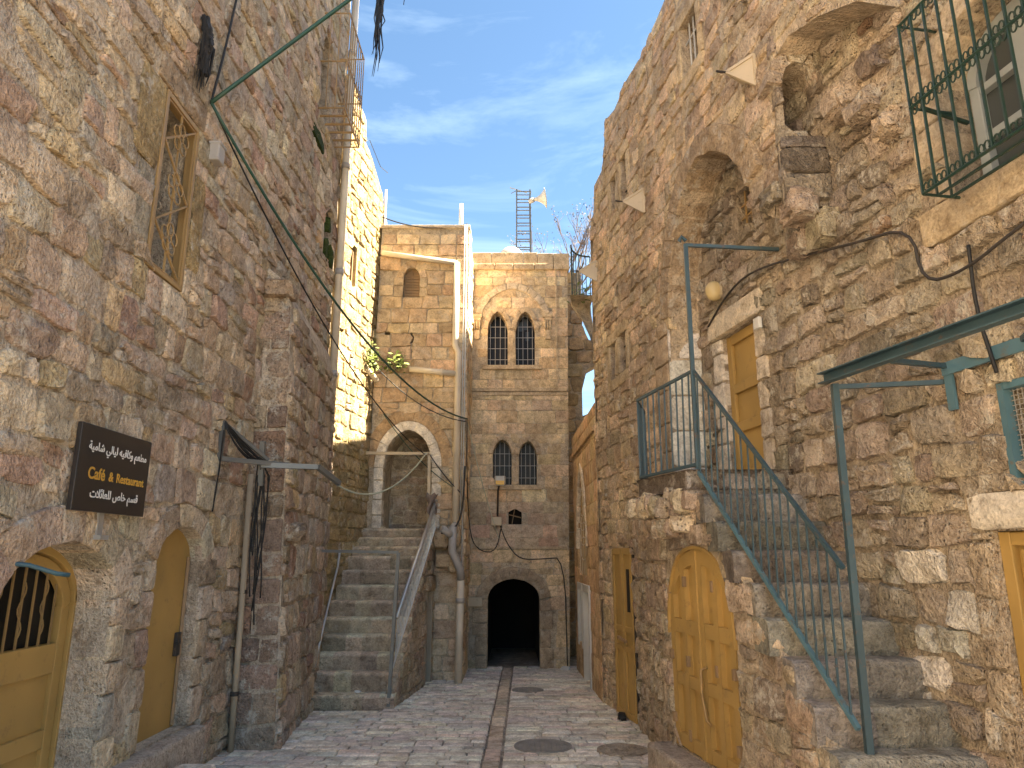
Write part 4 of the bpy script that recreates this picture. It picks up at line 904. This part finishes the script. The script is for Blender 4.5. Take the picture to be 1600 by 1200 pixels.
# whitewashed return face beside the upper door, and the sooty broken end
xd = 3.164 - .18 * 7.72; z = 2.5; cR = []
while z < 4.95:
    hh = rA.uniform(.3, .42); wv = z < 4.05
    cR.append((rect(xd - .008, 2.13, z + .008, z + hh - .008), pick([((.55, .52, .47), 3), ((.50, .46, .40), 2)] if wv else [((.30, .245, .18), 3), ((.25, .205, .15), 2)], rA), rA.uniform(.02, .04), 'ashlar')); z += hh  # blocks above the whitewash coloured darker to stand for shade under the arch
masonry(right, 'return_wall', front(7.715), [(xd - .01, 2.45), (2.14, 2.45), (2.14, 5.45), (xd - .01, 5.3)], [], PAL_J, 'ashlar', 'm_near', customs=cR, ch=(.3, .4), cw=(.3, .4), grid=.15, thick=.02, seed=93, split=0, bed=.006)
xe = 3.164 - .18 * 5.29; nich = ngon_arch(xe + .045, xe + .33, 5.24, 5.72, 5.93, 8); z = 4.66; cR = [(p, pick([((.36, .29, .21), 1)], rA), .04, 'rough2', -.2) for p in voussoirs(nich[1:-1], .13, 5)]
while z < 5.2:
    hh = .19 + rA.uniform(0, .05); cR.append((rect(xe - .015, xe + .36, z + .006, min(z + hh, 5.235) - .006), pick([((.15, .125, .105), 3), ((.22, .18, .14), 2)], rA), rA.uniform(.03, .07), 'dark')); z += hh
masonry(right, 'broken_end', front(5.215), [(xe - .02, 4.62), (xe + .38, 4.62), (xe + .38, 6.2), (xe - .02, 6.2)], [nich], [((.24, .2, .155), 2), ((.30, .25, .19), 1)], 'dark', 'm_near', customs=cR, ch=(.15, .2), cw=(.14, .22), gap=.02, bulge=(.02, .05), jit=.02, grid=.12, thick=.02, reveal=.42, seed=94)
MB().prism(front(5.215), ngon_arch(xe + .03, xe + .345, 5.22, 5.72, 5.95, 8), -.42, -.40).build('niche_back', 'darkstone', right.root)
rock('niche_stone', (xe + .2, 5.36, 5.30), (.09, .1, .07), 91, 'rough2', right.root, (.5, .44, .36))
rk = [((2.24, 5.42, 4.80), (.15, .17, .11)), ((2.33, 5.24, 4.62), (.15, .17, .13)), ((2.50, 5.26, 4.45), (.12, .17, .16)), ((2.42, 5.5, 4.42), (.1, .15, .12)),
      ((2.60, 4.88, 5.32), (.15, .17, .14)), ((2.63, 4.62, 5.10), (.16, .17, .13)), ((2.68, 4.44, 4.85), (.13, .13, .11)), ((2.68, 4.55, 5.42), (.1, .14, .12))]
for i, (c, r_) in enumerate(rk): rock('broken_corbel', c, r_, 60 + i, 'rough2', right.root, pick([((.36, .29, .215), 3), ((.27, .22, .17), 2)], srng), rough=.42, sub=3)
# lower wall under the stairs with the arched double door
FK1 = lineY(1.47, 6.93, 1.515, 9.12, -1); FK2 = Fr((1.47 + .175 * 6.93, 0, 0), (-.175, 1, 0), np.array([-1, -.175, 0]) / math.hypot(1, .175))
PAL_K = [((.42, .325, .225), 4), ((.37, .29, .21), 4), ((.46, .37, .27), 3)]
RS = [(4.40 + .2185 * k, .78 + .23 * k) for k in range(-3, 8)]
masonry(right, 'lower_wall', FK1, [(6.93, -.1), (9.12, -.1), (9.12, 2.2), (8.3, 2.75), (6.93, 2.45)], [], PAL_K, 'rough2', 'm_right', ch=(.17, .28), cw=(.15, .36), gap=.03, bulge=(.015, .05), jit=.045, wave=.05, grid=.12, thick=.3, seed=95, rough=1.5)
gd = ngon_arch(5.66, 6.95, .26, 1.2, 1.96, 18, 2.4, 2.3)
topK = [(6.93, 2.45), (6.2, 2.42)]
for y, z in RS[::-1]: topK += [(y + .2, z - .05), (y + .015, z - .05)]
ok2 = [(7.0, -.1), (3.6, -.1), (3.6, -.04)] + [p for p in topK[::-1] if p[1] > 0] 
masonry(right, 'stair_wall', FK2, ok2, [gd], PAL_K, 'rough2', 'm_right', ch=(.18, .3), cw=(.2, .42), gap=.03, bulge=(.015, .045), jit=.035, wave=.03, grid=.12, thick=.25, reveal=.1, seed=96, rough=1.2)
body(right, 3.45, 10, 2.2, 5.6, -.2, 15.0); body(right, 3.46, 10, 5.61, 9.2, -.2, 18.2); body(right, 3.47, 10, 9.21, 11.02, -.2, 20.2)  # unseen tall blocks, heights set so their shadow covers the left wall
m = MB(); m.hexa([(2.0, 7.9, -.2), (3.5, 7.9, -.2), (3.5, 10.4, -.2), (1.6, 10.4, -.2), (2.0, 7.9, 8.0), (3.5, 7.9, 8.0), (3.5, 10.4, 7.4), (1.6, 10.4, 7.4)]); m.build('house_body', 'body', right.root)
masonry(right, 'end_wall', Fr((0, 10.56, 0), (1, 0, 0), (0, 1, 0)), [(1.26, -.2), (3.4, -.2), (3.4, 7.4), (1.26, 6.9)], [], PAL_D, 'rough', 'm_right', grid=.3, ch=(.25, .35), cw=(.3, .5), seed=97, thick=.1)
MB().wbox(FJ, 1.0, 1.58, -.2, 7.0, -.4, 0).build('unseen_wall', 'm_right', right.root)
# arched double door
dd = MB().prism(FK2, ngon_arch(5.64, 6.97, .24, 1.2, 1.98, 18, 2.4, 2.3), -.08, -.05).build('door', 'yellow', right.root); dd['label'] = 'arched mustard double door with panelled leaves'
cut = lambda s: 1.2 + .745 * max(0, 1 - abs((s - 6.305) / .635) ** 2.4) ** (1 / 2.3)
for L0, L1 in ((5.69, 6.30), (6.31, 6.92)):
    st = [L0, L0 + .085, (L0 + L1) / 2 - .04, (L0 + L1) / 2 + .04, L1 - .085, L1]
    for a, b in ((st[0], st[1]), (st[2], st[3]), (st[4], st[5])):
        n = 5; ss = np.linspace(a, b, n); MB().prism(FK2, [(a, .27), (b, .27)] + [(s, cut(s) - .006) for s in ss[::-1]], -.05, -.002).build('stile', 'yellow', dd, bevel=.004)
    for z0, z1 in ((.27, .38), (.78, .88), (1.22, 1.34)):
        for a, b in ((st[1], st[2]), (st[3], st[4])): MB().wbox(FK2, a + .001, b - .001, z0, z1, -.05, -.0035).build('rail', 'yellow', dd, bevel=.004)
    for a, b in ((st[1], st[2]), (st[3], st[4])):
        ss = np.linspace(a + .002, b - .002, 6); MB().strip(FK2, [(s, cut(s) - .13) for s in ss], [(s, cut(s) - .006) for s in ss], -.05, -.0035).build('rail', 'yellow', dd)
al = arch_line(5.68, 6.93, 1.2, 1.945, 20, 2.4, 2.3); MB().strip(FK2, al, [(6.305 + (p[0] - 6.305) * 1.035, 1.2 + (p[1] - 1.2) * 1.035) for p in al], -.05, .02).build('arch_frame', 'yellow', dd)
MB().wbox(FK2, 6.298, 6.312, .27, 1.93, -.003, .01).build('cover_strip', 'yellow', dd)
for z in (.45, .98, 1.55):
    for s in (5.70, 6.895): MB().wbox(FK2, s - .02, s + .02, z, z + .08, -.02, .03).build('hinge', 'wood', dd, bevel=.004)
for s, z in ((6.02, .95), (6.58, .95), (6.02, 1.6), (6.58, 1.62), (6.6, .35)): MB().wbox(FK2, s - .018, s + .018, z, z + .09, -.02, .012).build('hinge', 'wood', dd, bevel=.004)
MB().tube([FK2.P(6.20, 1.0, .0), FK2.P(6.21, .98, .05), FK2.P(6.23, .8, .045), FK2.P(6.20, .6, .03), FK2.P(6.18, .56, .0)], .012, 6).build('pull_bar', 'gold', dd, smooth=True)
MB().wbox(FK2, 5.55, 7.1, -.06, .245, -.12, .22).build('door_step', 'step_plain', right.root, bevel=.03) if 'step_plain' in M else MB().wbox(FK2, 5.55, 7.1, -.06, .245, -.12, .22).build('door_step', 'jamb', right.root, bevel=.03)
# narrow folding door
nd = MB().wbox(FDd, 9.10, 9.84, -.06, 1.98, .0, .03).build('door', 'yellow', right.root); nd['label'] = 'narrow mustard two-leaf door'
for a, b in ((9.11, 9.46), (9.48, 9.83)):
    for q in ((a, a + .05, -.05, 1.97), (b - .05, b, -.05, 1.97)): MB().wbox(FDd, *q, .03, .055).build('stile', 'yellow', nd, bevel=.004)
    for z in (-.05, .72, .95, 1.9): MB().wbox(FDd, a + .051, b - .051, z, z + .07, .03, .053).build('rail', 'yellow', nd, bevel=.004)
MB().wbox(FDd, 9.24, 9.34, 1.2, 1.72, .028, .036).build('slot_window', 'void', nd); MB().bar(FDd.P(9.3, .85, .08), FDd.P(9.6, .88, .08), .03).build('bolt', 'wood', nd)
MB().wbox(FDd, 9.05, 9.10, -.08, 2.02, -.05, .04).build('door_jamb', 'iron', right.root)
# upper door, windows
ud = MB().wbox(FJ, 6.5, 7.23, 2.6, 4.15, -.12, -.075).build('door', 'yellow', right.root); ud['label'] = 'mustard panelled door at the top of the right stairs'
for q in ((6.53, 6.62, 2.62, 4.12), (7.11, 7.20, 2.62, 4.12)): MB().wbox(FJ, *q, -.075, -.04).build('stile', 'yellow', ud, bevel=.005)
for z in (2.62, 3.1, 3.5, 4.02): MB().wbox(FJ, 6.621, 7.109, z, z + .1, -.075, -.042).build('rail', 'yellow', ud, bevel=.005)
MB().wbox(FJ, 6.45, 7.28, 2.58, 2.63, -.25, .06).build('threshold', 'white', right.root, bevel=.01)
w = MB().wbox(FJ, 6.4, 6.72, 5.08, 5.55, -.3, -.28).build('window', 'void', right.root)
for s in (6.5, 6.61): MB().bar(FJ.P(s, 5.1, -.05), FJ.P(s, 5.52, -.05), .014).build('bar', 'gold', w)
for z in (5.24, 5.38): MB().bar(FJ.P(6.42, z, -.05), FJ.P(6.70, z, -.05), .014).build('bar', 'gold', w)
for i, q in enumerate(dw[:6]):
    a, b, c, e = q[0][0], q[1][0], q[0][1], q[2][1]; w = MB().wbox(FDd, a - .02, b + .02, c - .02, e + .02, -.27, -.25).build('window', 'void', right.root)
    if i < 5:
        for s in np.linspace(a, b, 5 if i == 0 else 3)[1:-1]: MB().bar(FDd.P(s, c, -.06), FDd.P(s, e, -.06), .014).build('bar', 'whitepaint' if i == 0 else 'iron', w)
        for z in ((c + .18, e - .15) if i else (c + .05, e - .2)): MB().bar(FDd.P(a, z, -.06), FDd.P(b, z, -.06), .014).build('bar', 'whitepaint' if i == 0 else 'iron', w)
# arched window with green grille
w = MB().prism(FJ, ngon_arch(3.25, 4.05, 4.09, 4.85, 5.2, 12), -.29, -.27).build('window', 'paleglass', right.root); w['label'] = 'arched window with white sashes behind a green grille'
MB().strip(FJ, arch_line(3.33, 3.97, 4.83, 5.12, 12), arch_line(3.26, 4.04, 4.85, 5.19, 12), -.27, -.2).build('sash_head', 'sash', w)
for q in ((3.26, 3.33, 4.10, 4.85), (3.97, 4.04, 4.10, 4.85), (3.60, 3.70, 4.10, 5.12)): MB().wbox(FJ, *q, -.27, -.21).build('sash_stile', 'sash', w, bevel=.005)
for z in (4.10, 4.45, 4.78):
    for a, b in ((3.331, 3.599), (3.701, 3.969)): MB().wbox(FJ, a, b, z, z + .05, -.27, -.215).build('sash_rail', 'sash', w, bevel=.004)
gr = thing('window_grille', FJ.P(3.5, 4.0, .15), 'green wrought iron balcony grille before the arched window on the right', 'grille')
gs = np.linspace(2.35, 3.98, 17); zl, zm, zt = 4.03, 4.62, 5.22
for i, s in enumerate(gs): MB().bar(FJ.P(s, zl, .30), FJ.P(s, zt, .30), .013).build('bar', 'green', gr)
for z in (zl, zm, zt):
    m = MB(); m.tube([FJ.P(2.3, z, .3), FJ.P(3.98, z, .3), FJ.P(3.98, z, .0)], .011, 5); m.build('rail', 'green', gr)
for d in (.1, .2): MB().bar(FJ.P(3.98, zl, d), FJ.P(3.98, zt, d), .012).build('bar', 'green', gr)
for d in (.1, .2): MB().bar(FJ.P(2.3, zl, d), FJ.P(3.98, zl, d), .014).build('bar', 'green', gr)
for s in (3.9, 3.1): MB().bar(FJ.P(s, zm - .05, .3), FJ.P(s, zm - .12, -.02), .02).build('bracket', 'green', gr)
for z, sg_ in ((zm, 1), (zm, -1), (zl, 1), (zt, -1)):
    for i in range(16):
        c = (gs[i] + gs[i + 1]) / 2; m = MB()
        for k in (-1, 1): m.tube([FJ.P(c + k * (.024 - .019 * (t / 6) + .0) + k * .012 * math.cos(t), z + sg_ * (.038 + .022 * math.sin(t)), .3) for t in np.linspace(-1.8, 4.6, 10)], .005, 4, False)
        m.build('scroll', 'green', gr)
# mesh window and door at the right edge
w = MB().wbox(FJ, 3.1, 3.95, 2.27, 2.83, -.2, -.17).build('window', 'void', right.root)
m = MB()
for s in np.arange(3.1, 3.95, .028): m.bar(FJ.P(s, 2.27, -.03), FJ.P(s, 2.83, -.03), .004)
for z in np.arange(2.27, 2.83, .028): m.bar(FJ.P(3.1, z, -.03), FJ.P(3.95, z, -.03), .004)
m.build('wire_mesh', 'pipegrey', w)
MB().wbox(FJ, 3.93, 3.97, 2.25, 2.85, -.05, .02).wbox(FJ, 3.1, 3.928, 2.81, 2.85, -.05, .02).wbox(FJ, 3.1, 3.928, 2.25, 2.29, -.05, .02).build('frame', 'teal2', w)
rd = MB().wbox(FJ, 3.1, 4.17, .25, 2.03, -.12, -.08).build('door', 'yellow', right.root); rd['label'] = 'mustard panelled door at the right edge'
for q in ((4.09, 4.165, .28, 2.025), (3.95, 4.03, .28, 1.93), (3.4, 3.5, .28, 1.93)): MB().wbox(FJ, *q, -.08, -.03).build('stile', 'yellow', rd, bevel=.005)
for z in (.3, 1.05, 1.85): MB().wbox(FJ, 3.501, 3.949, z, z + .1, -.08, -.035).build('rail', 'yellow', rd, bevel=.005)
MB().wbox(FJ, 3.2, 4.089, 1.95, 2.022, -.08, -.032).build('head', 'yellow', rd, bevel=.005)
MB().wbox(FJ, 3.98, 4.06, 1.12, 1.3, -.03, .01).tube([FJ.P(4.08, 1.3, .0), FJ.P(4.02, 1.33, .04), FJ.P(3.98, 1.28, .04)], .014, 6).build('lock', 'gold', rd, bevel=.004)
right.stones(298)

# ------------------------------------------------------------------ RIGHT STAIRS, landing
rs = thing('stone_staircase', (2.3, 5, 0), 'heavy grey stone stairs with blue railing on the right', 'stairs')
for i, (y, z) in enumerate(RS):
    x0 = 1.47 + .175 * (6.93 - y) - .03 - .04 * srng.random(); x1 = 3.49 - .175 * y + .02
    step_block(rs, x0, x1, y, y + .2185 + .09, z - .235, z, None, 300 + i, 2 if i % 3 else 1, wear_tint=(.9, 1.12), pal=PAL_SR)
lp = [(1.52, 6.12), (1.25, 7.05), (1.42, 7.74), (2.16, 7.74), (2.43, 6.12)]
tp = Fr((0, 0, 0), (1, 0, 0), (0, 1, 0))
MB().add([(x, y, 2.44) for x, y in lp] + [(x, y, 2.61) for x, y in lp], [(0, 1, 2, 3, 4), (9, 8, 7, 6, 5)] + [(i, (i + 1) % 5, 5 + (i + 1) % 5, 5 + i) for i in range(5)]).build('landing', 'darkstone', rs, bevel=.025)
step_block(rs, 1.50, 2.45, 6.13, 6.5, 2.38, 2.622, None, 330, 2, wear_tint=(.9, 1.12), pal=PAL_SR)
for i in range(11):
    t = i / 10; c = (1.54 - .27 * t + srng.uniform(-.03, .03), 6.2 + .9 * t, 2.36 + srng.uniform(-.05, .05)); rock('corbel_stone', c, (.11 + srng.uniform(0, .05), .09, .12), 130 + i, 'rough2', rs, pick(PAL_K, srng), rough=.3)
for i in range(8):
    t = i / 7; rock('corbel_stone', (1.50 - .1 * math.sin(t * 3), 6.35 + .85 * t, 2.14 + srng.uniform(-.05, .03)), (.13, .09, .10), 150 + i, 'rough2', rs, pick(PAL_K, srng), rough=.4)

# ------------------------------------------------------------------ RAILING, AWNING FRAME
rl = thing('stair_railing', (1.75, 5.3, 1.0), 'blue steel railing on the right stairs and landing', 'railing')
p0, p1 = np.array([1.62, 6.15, 3.50]), np.array([2.03, 4.5, 1.82]); q0, q1 = np.array([1.60, 6.15, 2.62]), np.array([2.0, 4.45, .92])
MB().bar(p0, p1, .026).build('top_rail', 'teal', rl); MB().bar(q0, q1, .028).build('bottom_rail', 'teal2', rl)
for t in np.linspace(.035, .97, 19): MB().bar(p0 + (p1 - p0) * t, q0 + (q1 - q0) * t, .0115).build('baluster', 'teal', rl)
e0, e1 = np.array([1.62, 6.15, 3.5]), np.array([1.27, 7.05, 3.42]); f0, f1 = np.array([1.60, 6.15, 2.66]), np.array([1.27, 7.05, 2.64])
MB().bar(e0, e1, .026).build('top_rail', 'teal', rl); MB().bar(f0, f1, .026).build('bottom_rail', 'teal', rl)
for t in np.linspace(.08, 1, 10): MB().bar(e0 + (e1 - e0) * t, f0 + (f1 - f0) * t, .014).build('baluster', 'teal', rl)
g1, h1_ = np.array([1.46, 7.68, 3.42]), np.array([1.46, 7.68, 2.64])
MB().bar(e1, g1, .022).build('top_rail', 'teal', rl); MB().bar(f1, h1_, .022).build('bottom_rail', 'teal', rl)
for t in np.linspace(.15, 1, 6): MB().bar(e1 + (g1 - e1) * t, f1 + (h1_ - f1) * t, .014).build('baluster', 'teal', rl)
MB().bar((1.61, 6.15, 2.42), (1.62, 6.15, 4.72), .036).build('tall_post', 'teal', rl); MB().bar((1.62, 6.15, 4.71), (2.43, 6.0, 4.60), .03).build('tie_bar', 'teal', rl)
MB().tube([(1.62, 6.12, 4.74), (1.58, 6.12, 4.78), (1.56, 6.14, 4.74)], .02, 6).build('hook', 'teal', rl)
aw = thing('awning_frame', (2.1, 4.4, .75), 'blue steel awning frame on a post over the right stairs', 'awning frame')
MB().bar((2.06, 4.48, .70), (2.10, 4.5, 2.98), .04).build('post', 'teal', aw)
m = MB(); a, b = np.array([2.0, 4.52, 3.02]), np.array([2.66, 1.9, 3.02]); n_ = np.array([-.97, -.24, 0])
for o0, o1, z0, z1 in ((.05, .06, -.036, .036), (0, .049, -.036, -.028), (0, .049, .028, .036)):
    m.hexa([a - n_ * o0 + [0, 0, z0], b - n_ * o0 + [0, 0, z0], b - n_ * o1 + [0, 0, z0], a - n_ * o1 + [0, 0, z0], a - n_ * o0 + [0, 0, z1], b - n_ * o0 + [0, 0, z1], b - n_ * o1 + [0, 0, z1], a - n_ * o1 + [0, 0, z1]])
m.build('channel_beam', 'teal', aw)
MB().bar((2.1, 4.5, 2.96), (2.72, 4.32, 2.95), .03).build('cross_bar', 'teal', aw); MB().bar((2.22, 4.0, 3.0), (2.72, 4.28, 3.04), .03).build('cross_bar', 'teal', aw)
MB().wbox(FJ, 3.3, 4.3, 2.98, 3.06, .04, .06).build('wall_flat', 'teal2', aw); MB().wbox(FJ, 4.24, 4.30, 2.76, 3.02, .03, .05).build('wall_tab', 'teal2', aw)
MB().bar((2.45, 2.9, 3.0), (2.78, 3.7, 3.04), .03).build('cross_bar', 'teal', aw)

# ------------------------------------------------------------------ fixtures on the right walls
def tri_light(s, z, k, lab):
    t = thing('triangular_fixture', FDd.P(s, z, 0), lab, 'wall fixture', 'triangular sheet metal fixtures on the right wall')
    P0, P1, P2, T = FDd.P(s - .14 * k, z + .24 * k, .02), FDd.P(s - .14 * k, z - .22 * k, .02), FDd.P(s + .16 * k, z + .02 * k, .02), FDd.P(s + .0 * k, z + .03 * k, .36 * k)
    m = MB(); m.add([P0, P1, P2, T], [(0, 1, 3), (1, 2, 3), (2, 0, 3), (0, 1, 2)]); m.build('shell', 'cream', t)
    m = MB(); m.bar(P0, T, .025); m.bar(P1, T, .025); m.bar(P2, T, .02); m.bar(P0, P1, .03); m.build('edge', 'cream', t)
    MB().bar(T, T + FDd.N * .14 * k, .015).build('spike', 'iron', t)
tri_light(5.58, 6.08, .68, 'large triangular metal fixture left of the niche'); tri_light(8.3, 6.25, .72, 'triangular metal fixture beside the paired upper windows'); tri_light(10.35, 6.15, .72, 'farthest triangular metal fixture at the end corner of the right house')
lm = thing('oval_lamp', FJ.P(7.12, 4.6, .05), 'oval cream bulkhead lamp above the upper door lintel', 'lamp')
rock('cover', FJ.P(7.12, 4.62, .10), (.11, .09, .13), 0, 'lamp', lm, rough=0.0, sub=3, pw=1.0); MB().tube([FJ.P(7.12, 4.62, .02), FJ.P(7.12, 4.62, .07)], .09, 14).build('base', 'cream', lm)
tag(MB().wbox(FJ, 6.30, 6.40, 3.95, 4.06, .06, .10).build('switch_box', 'whitepaint', bevel=.008), 'little white switch box right of the upper door', 'switch box')
bl = thing('balcony', (1.15, 10.75, 5.6), 'small rounded balcony with green railing at the far end of the right house', 'balcony')
V = []; 
prof_ = [(.02, 4.9), (.08, 5.2), (.2, 5.5), (.36, 5.75), (.38, 5.9), (0, 5.9)]
for i in range(9):
    a = math.pi * .5 * i / 8
    for r_, z in prof_: V.append((1.30 - r_ * math.cos(a), 10.62 + r_ * math.sin(a) * 1.3, z))
n = len(prof_); MB().add(V, [(i * n + j, (i + 1) * n + j, (i + 1) * n + j + 1, i * n + j + 1) for i in range(8) for j in range(n - 1)]).build('corbel', 'm_gold', bl, smooth=True)
m = MB()
for i in range(9):
    a = math.pi * .5 * i / 8; x, y = 1.30 - .35 * math.cos(a), 10.62 + .45 * math.sin(a); m.bar((x, y, 5.9), (x, y, 6.75), .012)
m.tube([(1.30 - .35 * math.cos(a), 10.62 + .45 * math.sin(a), 6.75) for a in np.linspace(0, math.pi / 2, 9)], .015, 5); m.build('railing', 'green', bl)
lv = MB(); lr = random.Random(8)
def leafclump(mb, c, r, n, sz, rng):
    for _ in range(n):
        p = np.array(c) + np.array([rng.gauss(0, r[0]), rng.gauss(0, r[1]), rng.gauss(0, r[2])]); a = Vector((rng.gauss(0, 1), rng.gauss(0, 1), rng.gauss(0, .6))).normalized(); b = a.orthogonal().normalized()
        s = sz * rng.uniform(.6, 1.3); p = Vector(p); mb.add([p, p + a * s * .5 + b * s * .3, p + a * s, p + a * s * .5 - b * s * .3], [(0, 1, 2, 3)])
leafclump(lv, (1.15, 10.85, 6.0), (.08, .12, .07), 70, .08, lr); lv.build('pot_foliage', 'leaf', bl)
for c, r_, n_l, lab in (((-2.5, 12.2, 5.32), (.05, .07, .13), 130, 'small green plant growing from the edge of the sunlit wall'), ((-2.1, 12.42, 5.28), (.11, .06, .08), 150, 'leafy yellow-green plant growing from the stair house wall')):
    t = thing('wall_plant', (c[0], c[1], c[2] - .2), lab, 'plant'); m = MB(); leafclump(m, c, r_, n_l, .085, lr); m.build('foliage', 'leaf', t)
    m = MB()
    for k in range(6): m.tube([(c[0], 12.58 if n_l > 200 else c[1], c[2] - .15), (c[0] + lr.gauss(0, r_[0]), c[1], c[2] + lr.gauss(0, r_[2]))], .006, 4)
    m.build('stem', 'bark', t)

# ------------------------------------------------------------------ cables
def chaikin(p):
    p = [np.array(q, float) for q in p]
    for _ in range(2): p = [p[0]] + [q for a, b in zip(p[:-1], p[1:]) for q in (a * .75 + b * .25, a * .25 + b * .75)] + [p[-1]]
    return p
def cable(pts, r, mat, lab):
    if len(pts) < 13: pts = chaikin(pts)
    tag(MB().tube(pts, r, 6).build('cable', mat, smooth=True), lab, 'cable')
A0 = (-2.84, 5.9, 6.05)
cable(catenary(A0, (-.98, 6.5, 8.45), .0) + [(2.6, 7.4, 12.8)], .022, 'cgreen', 'thick green cable rising from the wall hook to the upper right')
cable([A0, (-2.84, 6.1, 6.9), (-2.84, 6.35, 8.4)], .013, 'black', 'thin black cable running straight up the left wall')
cable(catenary(A0, (-.80, 12.45, 4.25), .62, 24), .015, 'cgreen', 'long green cable sagging from the left wall to the stair house corner')
cable(catenary(A0, (-1.52, 12.38, 3.6), .45, 24), .009, 'black', 'thin black cable sagging from the left wall to the doorway frame')
cable(catenary((-2.70, 11.0, 2.95), (-1.5, 12.36, 3.62), .38, 16), .014, 'cpale', 'pale cable looping from the left wall corner to the doorway frame')
cable(catenary((-2.55, 12.3, 5.3), (-.82, 12.45, 4.2), .22, 16), .009, 'black', 'black cable crossing above the white arch')
cable(catenary((-2.3, 12.5, 4.35), (-.95, 12.48, 3.0), .15, 14), .008, 'cgreen', 'thin green cable crossing the white arch voussoirs')
cable(catenary((-1.44, 12.38, 3.6), (-.9, 12.45, 2.95), .04, 10), .01, 'black', 'short black cable from doorway frame to the drainpipe')
cable([(-.80, 12.45, 4.25), (-.80, 12.6, 3.2), (-.78, 13.4, 2.2), (-.6, 13.9, 1.95), (-.3, 13.93, 1.95), (-.2, 13.93, 2.45)], .009, 'black', 'black cable dropping from the stair house corner to the meter box')
cable(catenary((-.80, 12.5, 4.2), (-.25, 13.8, 2.2), .1, 10), .007, 'cpale', 'pale wire slanting down towards the meter box')
cable([(-.25, 13.92, 2.5), (-.1, 13.92, 2.1), (.15, 13.92, 1.8), (.6, 13.92, 1.82), (1.0, 13.92, 1.85), (1.02, 13.92, -.1)], .01, 'iron', 'dark cable passing right of the passage arch down to the ground')
cable([(-1.2, 12.3, 2.25), (-.98, 12.2, 2.28), (-.84, 12.3, 2.6), (-.82, 12.4, 3.4)], .016, 'black', 'thick black hose curling beside the drainpipe elbow')
cable([FJ.P(s, z, .08) for s, z in ((7.35, 4.3), (6.9, 4.5), (6.4, 4.55), (5.6, 4.35), (4.9, 4.15), (4.35, 4.02), (4.33, 3.6), (4.0, 3.55), (3.6, 3.65), (3.0, 3.75))], .011, 'iron', 'dark cable running along the right wall under the corbels')
cable([FJ.P(s, z, .07) for s, z in ((3.95, 3.7), (3.97, 3.3), (3.9, 2.9))], .012, 'black', 'black cable dropping towards the mesh window')
cable(catenary((-2.5, 12.5, 8.2), (-.85, 12.6, 8.1), .15, 10), .012, 'black', 'black cable lying along the stair house roof edge')
cable(catenary((-2.85, 8.0, 10.1), (1.75, 8.0, 9.8), .1, 8), .012, 'black', 'overhead black cable crossing high above the alley')
m = MB(); rg = random.Random(6)
for i in range(22):
    x0 = -1.72 + rg.gauss(0, .025); ln = rg.uniform(.5, 2.2); m.tube([(x0 + rg.gauss(0, .02) + (-.05) * t, 8.0 + rg.gauss(0, .02), 9.95 - ln * t) for t in np.linspace(0, 1, 8)], [.02, .018, .018, .016, .014, .012, .008, .003], 5)
m.tube([(-1.42, 8, 9.93), (-1.40, 8, 9.5), (-1.44, 8, 9.0)], .006, 4)
tag(m.build('hanging_strands', 'black'), 'dark frayed strands hanging down against the sky', 'strands')

for nm, c, r_, sd_, mt, lab, ct in (('paper_scrap', (-2.05, 10.16, .125), (.05, .035, .02), 7, 'whitepaint', 'crumpled white paper scrap on the lowest left step', 'litter'),
        ('plastic_bag', (.98, 13.75, -.11), (.09, .06, .05), 17, 'whitepaint', 'white plastic bag by the right foot of the dark passage', 'litter'),
        ('black_rag', (1.34, 9.35, -.02), (.06, .1, .06), 27, 'black', 'black rag bundled at the foot of the narrow mustard door', 'rag'),
        ('paper_scrap', (-1.75, 8.6, -.025), (.04, .03, .012), 37, 'whitepaint', 'small white paper scrap on the paving in front of the left stairs', 'litter')):
    tag(rock(nm, c, r_, sd_, mt, None, rough=.7, pw=.8), lab, ct)
